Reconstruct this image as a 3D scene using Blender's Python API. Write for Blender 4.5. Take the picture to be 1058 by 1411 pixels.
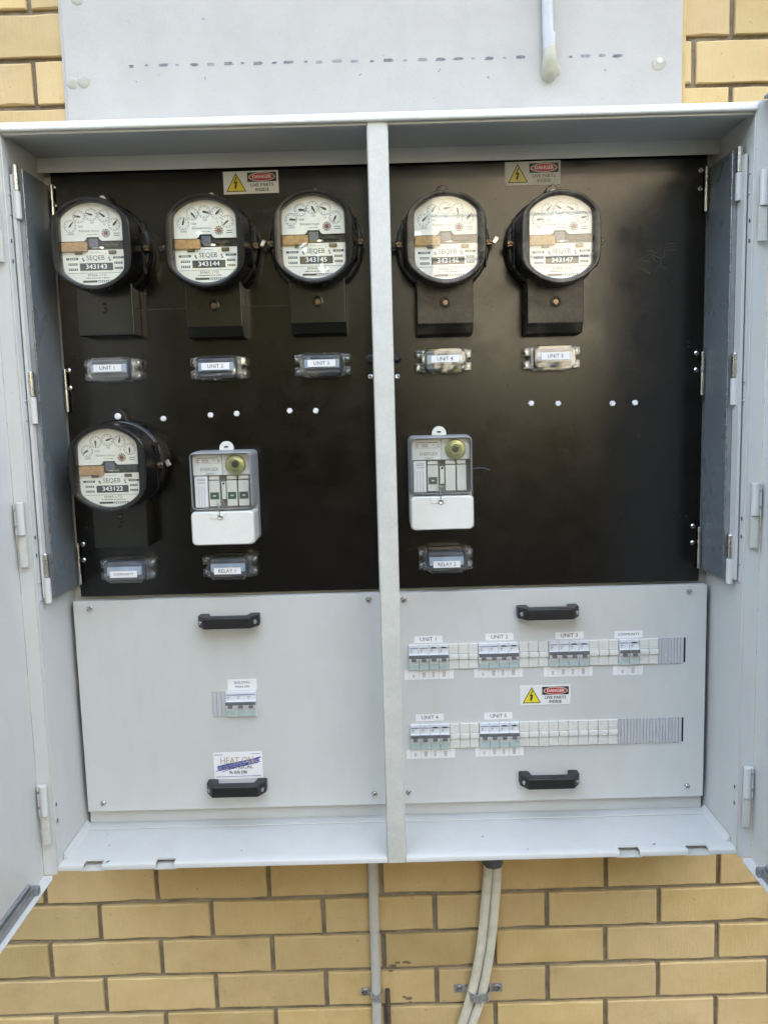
import bpy, bmesh, math, random
from mathutils import Matrix, Vector
R = math.radians
rnd = random.Random(7)
S = bpy.context.scene
for o in list(bpy.data.objects):
    bpy.data.objects.remove(o)
COL = S.collection

# ------------------------------------------------------------------ camera
# metres; origin = centre of the cabinet on the wall face, +X right, +Y into the wall, +Z up
cd = bpy.data.cameras.new('camera')
cam = bpy.data.objects.new('camera', cd)
COL.objects.link(cam)
right = Vector((0.9996, -0.0007, -0.0269)).normalized()
fwd = Vector((-0.0026, 0.9923, -0.1235)).normalized()
up = right.cross(fwd).normalized()
right = fwd.cross(up).normalized()
cam.matrix_world = Matrix(((right.x, up.x, -fwd.x, -0.0027), (right.y, up.y, -fwd.y, -1.671),
                           (right.z, up.z, -fwd.z, 0.1801), (0, 0, 0, 1)))
cd.sensor_fit = 'VERTICAL'
cd.sensor_height = 36
cd.lens = 29.28
cd.clip_start = 0.02
cd.clip_end = 2000
S.camera = cam

# ------------------------------------------------------------------ sky and sun
SUN_EL, SUN_AZ = 48.0, 14.0          # the wall faces away from the sun: azimuth to the right of straight over the wall
w = bpy.data.worlds.new('World')
S.world = w
w.use_nodes = True
wn = w.node_tree
wn.nodes.clear()
sky = wn.nodes.new('ShaderNodeTexSky')
sky.sky_type = 'NISHITA'
sky.sun_disc = False
sky.sun_elevation = R(SUN_EL)
sky.sun_rotation = R(SUN_AZ)
sky.air_density = 1.0
sky.dust_density = 2.5
sky.ozone_density = 1.0
bg = wn.nodes.new('ShaderNodeBackground')
bg.inputs['Strength'].default_value = 0.15
wo = wn.nodes.new('ShaderNodeOutputWorld')
wn.links.new(sky.outputs[0], bg.inputs[0])
wn.links.new(bg.outputs[0], wo.inputs[0])
sd = bpy.data.lights.new('sun', 'SUN')
sd.energy = 5.0
sd.angle = R(0.6)
sd.color = (1.0, 0.95, 0.87)
sun = bpy.data.objects.new('sun', sd)
COL.objects.link(sun)
sdir = Vector((math.sin(R(SUN_AZ)) * math.cos(R(SUN_EL)), math.cos(R(SUN_AZ)) * math.cos(R(SUN_EL)), math.sin(R(SUN_EL))))
sun.rotation_euler = sdir.to_track_quat('Z', 'Y').to_euler()
sun.location = sdir * 20

S.view_settings.view_transform = 'Standard'
S.view_settings.look = 'None'
S.view_settings.exposure = 4.2
S.view_settings.use_white_balance = True          # camera set for open shade
S.view_settings.white_balance_temperature = 9800
S.view_settings.white_balance_tint = 10
S.view_settings.gamma = 1
S.view_settings.use_curve_mapping = False
S.cycles.max_bounces = 7
S.cycles.diffuse_bounces = 3
S.cycles.glossy_bounces = 3
S.cycles.transparent_max_bounces = 16

# ------------------------------------------------------------------ materials
def new_mat(name):
    m = bpy.data.materials.new(name)
    m.use_nodes = True
    m.node_tree.nodes.clear()
    return m, m.node_tree.nodes, m.node_tree.links


def N(nodes, t, **kw):
    n = nodes.new(t)
    for k, v in kw.items():
        if k in n.inputs:
            n.inputs[k].default_value = v
        else:
            setattr(n, k, v)
    return n


def surf(name, col, rough=0.5, metal=0.0, var=0.0, vscale=6.0, bump=0.0, bscale=300.0, rvar=0.0, rscale=10.0,
         col2=None, spec=0.5, dust=None, dscale=25.0, damt=0.0, rand=0.0, coat=0.0, stretch=None, speck=None, dstretch=None):
    """Principled paint/plastic/metal with noise in colour, gloss and fine relief"""
    m, n, l = new_mat(name)
    out = N(n, 'ShaderNodeOutputMaterial')
    p = N(n, 'ShaderNodeBsdfPrincipled')
    p.inputs['Roughness'].default_value = rough
    p.inputs['Metallic'].default_value = metal
    p.inputs['Specular IOR Level'].default_value = spec
    p.inputs['Coat Weight'].default_value = coat
    p.inputs['Coat Roughness'].default_value = 0.12
    l.new(p.outputs[0], out.inputs[0])
    tc = N(n, 'ShaderNodeTexCoord')
    co = tc.outputs['Object']
    if stretch:
        mp = N(n, 'ShaderNodeMapping')
        mp.inputs['Scale'].default_value = stretch
        l.new(co, mp.inputs[0])
        co = mp.outputs[0]
    c = None
    a = N(n, 'ShaderNodeRGB')
    a.outputs[0].default_value = (*col, 1)
    c = a.outputs[0]
    if var > 0 or col2:
        nz = N(n, 'ShaderNodeTexNoise', Scale=vscale, Detail=3.0, Roughness=0.62)
        l.new(co, nz.inputs['Vector'])
        cr = N(n, 'ShaderNodeValToRGB')
        cr.color_ramp.elements[0].position = 0.34
        cr.color_ramp.elements[1].position = 0.68
        c2 = col2 or tuple(x * (1 - var) for x in col)
        cr.color_ramp.elements[0].color = (*c2, 1)
        cr.color_ramp.elements[1].color = (*col, 1)
        l.new(nz.outputs[0], cr.inputs[0])
        c = cr.outputs[0]
    if rand > 0:
        oi = N(n, 'ShaderNodeObjectInfo')
        hs = N(n, 'ShaderNodeHueSaturation')
        mr = N(n, 'ShaderNodeMapRange')
        mr.inputs['To Min'].default_value = 1 - rand
        mr.inputs['To Max'].default_value = 1 + rand * 0.6
        l.new(oi.outputs['Random'], mr.inputs[0])
        l.new(mr.outputs[0], hs.inputs['Value'])
        l.new(c, hs.inputs['Color'])
        c = hs.outputs[0]
    if dust and damt > 0:
        nz2 = N(n, 'ShaderNodeTexNoise', Scale=dscale, Detail=4.0, Roughness=0.7)
        dco = tc.outputs['Object']
        if dstretch:
            dm = N(n, 'ShaderNodeMapping')
            dm.inputs['Scale'].default_value = dstretch
            l.new(dco, dm.inputs[0])
            dco = dm.outputs[0]
        l.new(dco, nz2.inputs['Vector'])
        r2 = N(n, 'ShaderNodeValToRGB')
        r2.color_ramp.elements[0].position = 0.45
        r2.color_ramp.elements[1].position = 0.75
        l.new(nz2.outputs[0], r2.inputs[0])
        mu = N(n, 'ShaderNodeMath', operation='MULTIPLY')
        mu.inputs[1].default_value = damt
        l.new(r2.outputs[0], mu.inputs[0])
        mx = N(n, 'ShaderNodeMixRGB')
        mx.inputs[2].default_value = (*dust, 1)
        l.new(mu.outputs[0], mx.inputs[0])
        l.new(c, mx.inputs[1])
        c = mx.outputs[0]
    if speck:
        scol, sscale, sthr, samt = speck
        nz5 = N(n, 'ShaderNodeTexNoise', Scale=sscale, Detail=1.0)
        l.new(tc.outputs['Object'], nz5.inputs['Vector'])
        r5_ = N(n, 'ShaderNodeValToRGB')
        r5_.color_ramp.elements[0].position = sthr
        r5_.color_ramp.elements[0].color = (0, 0, 0, 1)
        r5_.color_ramp.elements[1].position = sthr + 0.04
        r5_.color_ramp.elements[1].color = (samt, samt, samt, 1)
        l.new(nz5.outputs[0], r5_.inputs[0])
        mx5 = N(n, 'ShaderNodeMixRGB')
        mx5.inputs[2].default_value = (*scol, 1)
        l.new(r5_.outputs[0], mx5.inputs[0])
        l.new(c, mx5.inputs[1])
        c = mx5.outputs[0]
    l.new(c, p.inputs['Base Color'])
    if rvar > 0:
        n3 = N(n, 'ShaderNodeTexNoise', Scale=rscale, Detail=2.0, Roughness=0.6)
        l.new(co, n3.inputs['Vector'])
        m3 = N(n, 'ShaderNodeMapRange')
        m3.inputs['From Min'].default_value = 0.3
        m3.inputs['From Max'].default_value = 0.7
        m3.inputs['To Min'].default_value = max(0.02, rough - rvar)
        m3.inputs['To Max'].default_value = rough + rvar
        l.new(n3.outputs[0], m3.inputs[0])
        l.new(m3.outputs[0], p.inputs['Roughness'])
    if bump > 0:
        n4 = N(n, 'ShaderNodeTexNoise', Scale=bscale, Detail=1.0, Roughness=0.6)
        l.new(tc.outputs['Object'], n4.inputs['Vector'])
        b = N(n, 'ShaderNodeBump', Strength=bump, Distance=0.002)
        l.new(n4.outputs[0], b.inputs['Height'])
        l.new(b.outputs[0], p.inputs['Normal'])
    return m


def thin_clear(name, tint=(0.96, 0.97, 0.97), haze=0.0, ior=1.5, rough=0.02, hcol=(0.6, 0.62, 0.65), wav=0.0):
    """thin clear sheet: see-through with Fresnel reflection and a little milky scatter"""
    m, n, l = new_mat(name)
    out = N(n, 'ShaderNodeOutputMaterial')
    t = N(n, 'ShaderNodeBsdfTransparent')
    t.inputs[0].default_value = (*tint, 1)
    g = N(n, 'ShaderNodeBsdfGlossy')
    g.inputs['Roughness'].default_value = rough
    g.inputs['Color'].default_value = (1, 1, 1, 1)
    ge = N(n, 'ShaderNodeNewGeometry')
    dt = N(n, 'ShaderNodeVectorMath', operation='DOT_PRODUCT')
    l.new(ge.outputs['Incoming'], dt.inputs[0])
    l.new(ge.outputs['Normal'], dt.inputs[1])
    ab = N(n, 'ShaderNodeMath', operation='ABSOLUTE')
    l.new(dt.outputs['Value'], ab.inputs[0])
    om = N(n, 'ShaderNodeMath', operation='SUBTRACT')
    om.inputs[0].default_value = 1.0
    l.new(ab.outputs[0], om.inputs[1])
    pw = N(n, 'ShaderNodeMath', operation='POWER')
    pw.inputs[1].default_value = 5.0
    l.new(om.outputs[0], pw.inputs[0])
    r0 = 2 * ((ior - 1) / (ior + 1)) ** 2      # both faces of the sheet
    f = N(n, 'ShaderNodeMath', operation='MULTIPLY_ADD')
    f.inputs[1].default_value = 1 - r0
    f.inputs[2].default_value = r0
    l.new(pw.outputs[0], f.inputs[0])
    d = N(n, 'ShaderNodeBsdfDiffuse')
    d.inputs[0].default_value = (*hcol, 1)
    m1 = N(n, 'ShaderNodeMixShader')
    m1.inputs[0].default_value = haze
    l.new(t.outputs[0], m1.inputs[1])
    l.new(d.outputs[0], m1.inputs[2])
    m2 = N(n, 'ShaderNodeMixShader')
    l.new(f.outputs[0], m2.inputs[0])
    l.new(m1.outputs[0], m2.inputs[1])
    l.new(g.outputs[0], m2.inputs[2])
    l.new(m2.outputs[0], out.inputs[0])
    if wav > 0:
        tc = N(n, 'ShaderNodeTexCoord')
        nz = N(n, 'ShaderNodeTexNoise', Scale=60.0, Detail=1.0)
        l.new(tc.outputs['Object'], nz.inputs['Vector'])
        b = N(n, 'ShaderNodeBump', Strength=wav, Distance=0.001)
        l.new(nz.outputs[0], b.inputs['Height'])
        l.new(b.outputs[0], g.inputs['Normal'])
    return m


M = {}
M['paint'] = surf('grey_powder_coat', (0.58, 0.59, 0.575), rough=0.36, var=0.05, vscale=3, bump=0.06, bscale=900, rvar=0.06, rscale=4,
                  dust=(0.47, 0.45, 0.40), dscale=7, damt=0.22, dstretch=(3.0, 3.0, 1.0), speck=((0.34, 0.31, 0.26), 120, 0.79, 0.4))
M['paint_dusty'] = surf('grey_powder_coat_weathered', (0.56, 0.56, 0.52), rough=0.5, var=0.10, vscale=30, bump=0.25, bscale=700,
                        dust=(0.72, 0.70, 0.64), dscale=160, damt=0.35)
M['lip'] = surf('pale_lip_paint', (0.74, 0.74, 0.71), rough=0.55, var=0.08, vscale=60, bump=0.3, bscale=500,
                 dust=(0.86, 0.85, 0.82), dscale=200, damt=0.6)  # cabinet paint made paler and more speckled for the top lip
M['slate'] = surf('dark_slate_paint', (0.15, 0.175, 0.19), rough=0.30, var=0.15, vscale=4, bump=0.05, bscale=800, rvar=0.06)
M['zinc'] = surf('zinc_plate', (0.62, 0.62, 0.60), rough=0.28, metal=1.0, var=0.25, vscale=40, rvar=0.1, rscale=60)
M['steel'] = surf('bright_steel', (0.75, 0.75, 0.74), rough=0.18, metal=1.0, var=0.15, vscale=60, rvar=0.08, rscale=80)
M['galv'] = surf('galvanised_strap', (0.50, 0.51, 0.51), rough=0.30, metal=0.55, var=0.2, vscale=90, rvar=0.1, rscale=60)
M['alu'] = surf('dull_aluminium', (0.36, 0.39, 0.42), rough=0.42, metal=0.75, var=0.2, vscale=30)
M['board'] = surf('black_enamel_board', (0.0010, 0.0010, 0.0011), rough=0.20, spec=0.52, var=0.4, vscale=7, bump=0.03, bscale=500, rvar=0.05, rscale=22,
                  dust=(0.0045, 0.004, 0.0035), dscale=5, damt=0.35, speck=((0.05, 0.046, 0.04), 210, 0.72, 0.6))
M['bakelite'] = surf('black_bakelite', (0.009, 0.0085, 0.0085), rough=0.24, var=0.4, vscale=30, bump=0.02, bscale=300, rvar=0.08, rscale=14,
                     dust=(0.10, 0.085, 0.07), dscale=22, damt=0.10)
M['bakelite_dusty'] = surf('dusty_black_bakelite', (0.012, 0.011, 0.0105), rough=0.32, var=0.4, vscale=30, bump=0.05, bscale=300, rvar=0.1, rscale=14,
                           dust=(0.17, 0.145, 0.12), dscale=22, damt=0.8)
M['terminal_brown'] = surf('scuffed_black_terminal_cover', (0.016, 0.013, 0.011), rough=0.36, var=0.5, vscale=20, bump=0.05, bscale=260, rvar=0.1, rscale=20,
                           dust=(0.15, 0.105, 0.07), dscale=18, damt=0.7)
M['terminal_olive'] = surf('black_terminal_cover', (0.010, 0.011, 0.008), rough=0.19, var=0.4, vscale=16, bump=0.02, bscale=260, rvar=0.06, rscale=18,
                           dust=(0.05, 0.05, 0.035), dscale=14, damt=0.12)
M['black'] = surf('black_plastic', (0.014, 0.014, 0.016), rough=0.42, var=0.3, vscale=60, bump=0.10, bscale=900)
M['rubber'] = surf('matt_black', (0.006, 0.006, 0.006), rough=0.8)
M['dial'] = surf('cream_dial_plate', (0.80, 0.775, 0.68), rough=0.45, var=0.06, vscale=25, dust=(0.62, 0.55, 0.40), dscale=30, damt=0.3)
M['mech'] = surf('dark_meter_movement', (0.05, 0.052, 0.045), rough=0.35, metal=0.3, var=0.6, vscale=120)
M['cork'] = surf('cork_block', (0.50, 0.29, 0.13), rough=0.85, col2=(0.36, 0.19, 0.08), vscale=180, bump=0.5, bscale=500)
M['ink'] = surf('black_ink', (0.035, 0.035, 0.035), rough=0.5)
M['ink_dial'] = surf('dial_ink', (0.075, 0.075, 0.07), rough=0.5)
M['ink_grey'] = surf('grey_ink', (0.16, 0.16, 0.155), rough=0.5)
M['ink_red'] = surf('red_ink', (0.26, 0.06, 0.055), rough=0.5)
M['white_ink'] = surf('white_ink', (0.85, 0.85, 0.82), rough=0.5)
M['bar_ink'] = surf('dark_number_plate', (0.045, 0.047, 0.045), rough=0.45, var=0.3, vscale=150)
M['copper'] = surf('tarnished_brass', (0.24, 0.18, 0.13), rough=0.35, metal=1.0, var=0.4, vscale=120, rvar=0.1)
M['glass'] = thin_clear('meter_glass')
M['clear'] = thin_clear('clear_polycarbonate', tint=(0.90, 0.93, 0.96), haze=0.03, rough=0.02, ior=1.56, hcol=(0.48, 0.53, 0.62))
M['clear2'] = thin_clear('smoky_relay_cover', tint=(0.96, 0.965, 0.96), haze=0.03, rough=0.05, ior=1.45, hcol=(0.55, 0.56, 0.56))
M['fuse_core'] = surf('grey_fuse_core', (0.13, 0.15, 0.18), rough=0.4, var=0.5, vscale=45)
M['fuse_blue'] = surf('pale_blue_fuse_grip', (0.45, 0.56, 0.66), rough=0.4, var=0.2, vscale=40)
M['paper'] = surf('white_label', (0.82, 0.82, 0.83), rough=0.55, var=0.04, vscale=40)
M['sign'] = surf('white_sign_face', (0.78, 0.78, 0.77), rough=0.35, var=0.05, vscale=30)
M['sign_dull'] = surf('dull_sign_face', (0.62, 0.60, 0.54), rough=0.45, var=0.12, vscale=30)  # duller face and yellow, used on one danger sign
M['yellow'] = surf('sign_yellow', (0.80, 0.62, 0.05), rough=0.4)
M['yellow_dull'] = surf('dull_sign_yellow', (0.66, 0.52, 0.12), rough=0.45)
M['red'] = surf('sign_red', (0.52, 0.04, 0.035), rough=0.4)
M['relay_white'] = surf('white_relay_plastic', (0.74, 0.74, 0.70), rough=0.38, var=0.04, vscale=20, dust=(0.6, 0.57, 0.5), dscale=30, damt=0.2)
M['relay_grey'] = surf('grey_relay_housing', (0.34, 0.35, 0.36), rough=0.42, var=0.08, vscale=20)
M['relay_cream'] = surf('cream_relay_module', (0.66, 0.67, 0.62), rough=0.4, var=0.05, vscale=40)
M['relay_plate'] = surf('pale_relay_plate', (0.74, 0.75, 0.72), rough=0.4, var=0.05, vscale=30)
M['relay_dark'] = surf('dark_relay_recess', (0.24, 0.24, 0.21), rough=0.5)
M['green_tag'] = surf('dark_green_tag', (0.035, 0.085, 0.06), rough=0.4)
M['brass_knob'] = surf('yellow_passivated_knob', (0.50, 0.50, 0.24), rough=0.3, metal=0.6, var=0.3, vscale=80)
M['brk_body'] = surf('breaker_white', (0.68, 0.70, 0.73), rough=0.4, var=0.03, vscale=60)
M['brk_toggle'] = surf('breaker_grey_toggle', (0.13, 0.135, 0.14), rough=0.45)
M['brk_window'] = surf('breaker_pale_green_label', (0.44, 0.55, 0.54), rough=0.18, var=0.08, vscale=80, coat=0.6)
M['brk_print'] = surf('breaker_blue_print', (0.10, 0.16, 0.34), rough=0.5)
M['blank'] = surf('off_white_blanking', (0.68, 0.68, 0.64), rough=0.42, var=0.04, vscale=40)
M['blank_grey'] = surf('grey_blanking', (0.42, 0.43, 0.43), rough=0.4, var=0.08, vscale=40)
M['blank_clear'] = surf('pale_grey_blanking', (0.50, 0.51, 0.52), rough=0.35, var=0.06, vscale=40)
M['swoosh'] = surf('royal_blue_print', (0.03, 0.06, 0.33), rough=0.4)
M['gold'] = surf('tan_lettering', (0.52, 0.42, 0.30), rough=0.4)
M['pvc'] = surf('grey_pvc', (0.50, 0.50, 0.48), rough=0.4, var=0.08, vscale=12, dust=(0.4, 0.36, 0.28), dscale=30, damt=0.25)
M['pvc_pale'] = surf('pale_pvc', (0.43, 0.445, 0.47), rough=0.38, var=0.05, vscale=12, dust=(0.5, 0.48, 0.4), dscale=25, damt=0.2)
M['cable'] = surf('weathered_white_cable', (0.66, 0.64, 0.55), rough=0.5, var=0.12, vscale=20, dust=(0.36, 0.32, 0.25), dscale=28, damt=0.55)
M['sealant'] = surf('yellowed_sealant', (0.39, 0.37, 0.29), rough=0.35, var=0.12, vscale=40, bump=0.2, bscale=120)
M['sealant_pale'] = surf('pale_sealant', (0.375, 0.36, 0.305), rough=0.35, var=0.10, vscale=40, bump=0.2, bscale=120)
M['rust'] = surf('rusty_iron', (0.13, 0.10, 0.08), rough=0.8, var=0.5, vscale=60, bump=0.4, bscale=200)
M['dirt'] = surf('brown_dirt', (0.30, 0.215, 0.125), rough=0.9, col2=(0.14, 0.10, 0.06), vscale=120, bump=0.5, bscale=300)
M['sheet'] = surf('fibre_cement_sheet', (0.44, 0.418, 0.395), rough=0.75, var=0.08, vscale=5, bump=0.12, bscale=260,
                  dust=(0.345, 0.325, 0.30), dscale=13, damt=0.45, speck=((0.30, 0.285, 0.27), 90, 0.74, 0.35))
M['marker'] = surf('smeared_marker', (0.10, 0.095, 0.115), rough=0.7, col2=(0.21, 0.205, 0.22), vscale=160)
M['marker_faint'] = surf('faint_smeared_marker', (0.20, 0.195, 0.215), rough=0.7, col2=(0.30, 0.295, 0.305), vscale=160)
M['debris'] = surf('dark_debris', (0.05, 0.04, 0.03), rough=0.9)
M['scratch'] = surf('pale_scratch', (0.085, 0.08, 0.075), rough=0.6)
M['scratch_dim'] = surf('faint_scratch', (0.055, 0.052, 0.046), rough=0.5)


def brick_mat():
    m, n, l = new_mat('cream_brick')
    out = N(n, 'ShaderNodeOutputMaterial')
    p = N(n, 'ShaderNodeBsdfPrincipled', Roughness=0.82)
    l.new(p.outputs[0], out.inputs[0])
    tc = N(n, 'ShaderNodeTexCoord')
    oi = N(n, 'ShaderNodeObjectInfo')
    mul = N(n, 'ShaderNodeVectorMath', operation='MULTIPLY_ADD')
    mul.inputs[1].default_value = (1, 1, 1)
    sc = N(n, 'ShaderNodeMath', operation='MULTIPLY')
    sc.inputs[1].default_value = 37.0
    l.new(oi.outputs['Random'], sc.inputs[0])
    l.new(tc.outputs['Object'], mul.inputs[0])
    l.new(sc.outputs[0], mul.inputs[2])
    nz = N(n, 'ShaderNodeTexNoise', Scale=9.0, Detail=7.0, Roughness=0.62)
    l.new(mul.outputs[0], nz.inputs['Vector'])
    cr = N(n, 'ShaderNodeValToRGB')
    cr.color_ramp.elements[0].position = 0.30
    cr.color_ramp.elements[0].color = (0.52, 0.355, 0.150, 1)
    cr.color_ramp.elements[1].position = 0.70
    cr.color_ramp.elements[1].color = (0.63, 0.45, 0.225, 1)
    l.new(nz.outputs[0], cr.inputs[0])
    mp = N(n, 'ShaderNodeMapping')
    mp.inputs['Scale'].default_value = (260, 20, 25)
    l.new(mul.outputs[0], mp.inputs[0])
    drag = N(n, 'ShaderNodeTexNoise', Scale=1.0, Detail=3.0)
    l.new(mp.outputs[0], drag.inputs['Vector'])
    dr = N(n, 'ShaderNodeMapRange')
    dr.inputs['To Min'].default_value = 0.93
    dr.inputs['To Max'].default_value = 1.05
    l.new(drag.outputs[0], dr.inputs[0])
    hs = N(n, 'ShaderNodeHueSaturation')
    rv = N(n, 'ShaderNodeMapRange')
    rv.inputs['To Min'].default_value = 0.82
    rv.inputs['To Max'].default_value = 1.08
    l.new(oi.outputs['Random'], rv.inputs[0])
    mm = N(n, 'ShaderNodeMath', operation='MULTIPLY')
    l.new(rv.outputs[0], mm.inputs[0])
    l.new(dr.outputs[0], mm.inputs[1])
    l.new(mm.outputs[0], hs.inputs['Value'])
    l.new(cr.outputs[0], hs.inputs['Color'])
    fr_ = N(n, 'ShaderNodeMath', operation='MULTIPLY')
    fr_.inputs[1].default_value = 7.31
    l.new(oi.outputs['Random'], fr_.inputs[0])
    fr2 = N(n, 'ShaderNodeMath', operation='FRACT')
    l.new(fr_.outputs[0], fr2.inputs[0])
    fr3 = N(n, 'ShaderNodeMath', operation='MULTIPLY')
    fr3.inputs[1].default_value = 0.42
    l.new(fr2.outputs[0], fr3.inputs[0])
    mxh = N(n, 'ShaderNodeMixRGB')
    mxh.inputs[2].default_value = (0.52, 0.365, 0.215, 1)
    l.new(fr3.outputs[0], mxh.inputs[0])
    l.new(hs.outputs[0], mxh.inputs[1])
    # dark specks and a few stains
    sp = N(n, 'ShaderNodeTexNoise', Scale=150.0, Detail=2.0)
    l.new(mul.outputs[0], sp.inputs['Vector'])
    sr = N(n, 'ShaderNodeValToRGB')
    sr.color_ramp.elements[0].position = 0.71
    sr.color_ramp.elements[0].color = (0, 0, 0, 1)
    sr.color_ramp.elements[1].position = 0.77
    sr.color_ramp.elements[1].color = (0.6, 0.6, 0.6, 1)
    l.new(sp.outputs[0], sr.inputs[0])
    mx = N(n, 'ShaderNodeMixRGB')
    mx.inputs[2].default_value = (0.14, 0.09, 0.05, 1)
    l.new(sr.outputs[0], mx.inputs[0])
    l.new(mxh.outputs[0], mx.inputs[1])
    st = N(n, 'ShaderNodeTexNoise', Scale=5.0, Detail=6.0, Roughness=0.7)
    l.new(mul.outputs[0], st.inputs['Vector'])
    s2 = N(n, 'ShaderNodeValToRGB')
    s2.color_ramp.elements[0].position = 0.56
    s2.color_ramp.elements[0].color = (0, 0, 0, 1)
    s2.color_ramp.elements[1].position = 0.80
    s2.color_ramp.elements[1].color = (0.55, 0.55, 0.55, 1)
    l.new(st.outputs[0], s2.inputs[0])
    mx2 = N(n, 'ShaderNodeMixRGB')
    mx2.inputs[2].default_value = (0.33, 0.215, 0.125, 1)
    l.new(s2.outputs[0], mx2.inputs[0])
    l.new(mx.outputs[0], mx2.inputs[1])
    l.new(mx2.outputs[0], p.inputs['Base Color'])
    bn = N(n, 'ShaderNodeTexNoise', Scale=170.0, Detail=4.0)
    l.new(mul.outputs[0], bn.inputs['Vector'])
    ad = N(n, 'ShaderNodeMath', operation='ADD')
    l.new(bn.outputs[0], ad.inputs[0])
    l.new(drag.outputs[0], ad.inputs[1])
    b = N(n, 'ShaderNodeBump', Strength=0.30, Distance=0.0015)
    l.new(ad.outputs[0], b.inputs['Height'])
    l.new(b.outputs[0], p.inputs['Normal'])
    return m


M['brick'] = brick_mat()
M['mortar'] = surf('raked_mortar', (0.27, 0.222, 0.16), rough=0.95, col2=(0.15, 0.12, 0.085), vscale=14, bump=0.8, bscale=240,
                   dust=(0.40, 0.35, 0.27), dscale=60, damt=0.4)
M['mulch'] = surf('dark_bark_mulch', (0.024, 0.022, 0.016), rough=0.95, col2=(0.013, 0.012, 0.009), vscale=9, bump=0.6, bscale=60)
M['path'] = surf('concrete_path', (0.33, 0.32, 0.30), rough=0.85, var=0.2, vscale=3, bump=0.3, bscale=90)
M['render'] = surf('glare_boards', (0.158, 0.172, 0.182), rough=0.7, var=0.12, vscale=1.5)  # tone of the added house, set by the glare it reflects
M['leaf'] = surf('hedge_leaves', (0.075, 0.078, 0.034), rough=0.5, col2=(0.045, 0.045, 0.02), vscale=2.0)

# ------------------------------------------------------------------ mesh tools
def finish(me, smooth=True, ang=32):
    if smooth:
        me.shade_smooth()
        me.set_sharp_from_angle(angle=R(ang))


def link(name, me, mat, parent=None, wn_ok=True):
    o = bpy.data.objects.new(name, me)
    COL.objects.link(o)
    if mat and len(me.materials) == 0:
        me.materials.append(M[mat])
    if parent:
        o.parent = parent
    if wn_ok and any(p.use_smooth for p in me.polygons):
        w_ = o.modifiers.new('weighted_normal', 'WEIGHTED_NORMAL')
        w_.keep_sharp = True
    return o


def tag(o, label=None, cat=None, group=None, kind=None):
    if label:
        o['label'] = label
    if cat:
        o['category'] = cat
    if group:
        o['group'] = group
    if kind:
        o['kind'] = kind
    return o


def empty(name, loc, label, cat, group=None):
    o = bpy.data.objects.new(name, None)
    o.empty_display_size = 0.02
    o.location = loc
    COL.objects.link(o)
    return tag(o, label, cat, group)


FONT = {}


def text_geo(s, size):
    k = (s, size)
    if k in FONT:
        return FONT[k]
    c = bpy.data.curves.new('t', 'FONT')
    c.body = s
    c.size = size
    c.resolution_u = 2
    c.align_x = 'CENTER'
    c.align_y = 'CENTER'
    c.fill_mode = 'FRONT'
    o = bpy.data.objects.new('t', c)
    COL.objects.link(o)
    bpy.context.view_layer.update()
    me = o.evaluated_get(bpy.context.evaluated_depsgraph_get()).to_mesh()
    vs = [tuple(v.co) for v in me.vertices]
    fs = [tuple(p.vertices) for p in me.polygons]
    o.evaluated_get(bpy.context.evaluated_depsgraph_get()).to_mesh_clear()
    bpy.data.objects.remove(o)
    bpy.data.curves.remove(c)
    FONT[k] = (vs, fs)
    return FONT[k]


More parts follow.
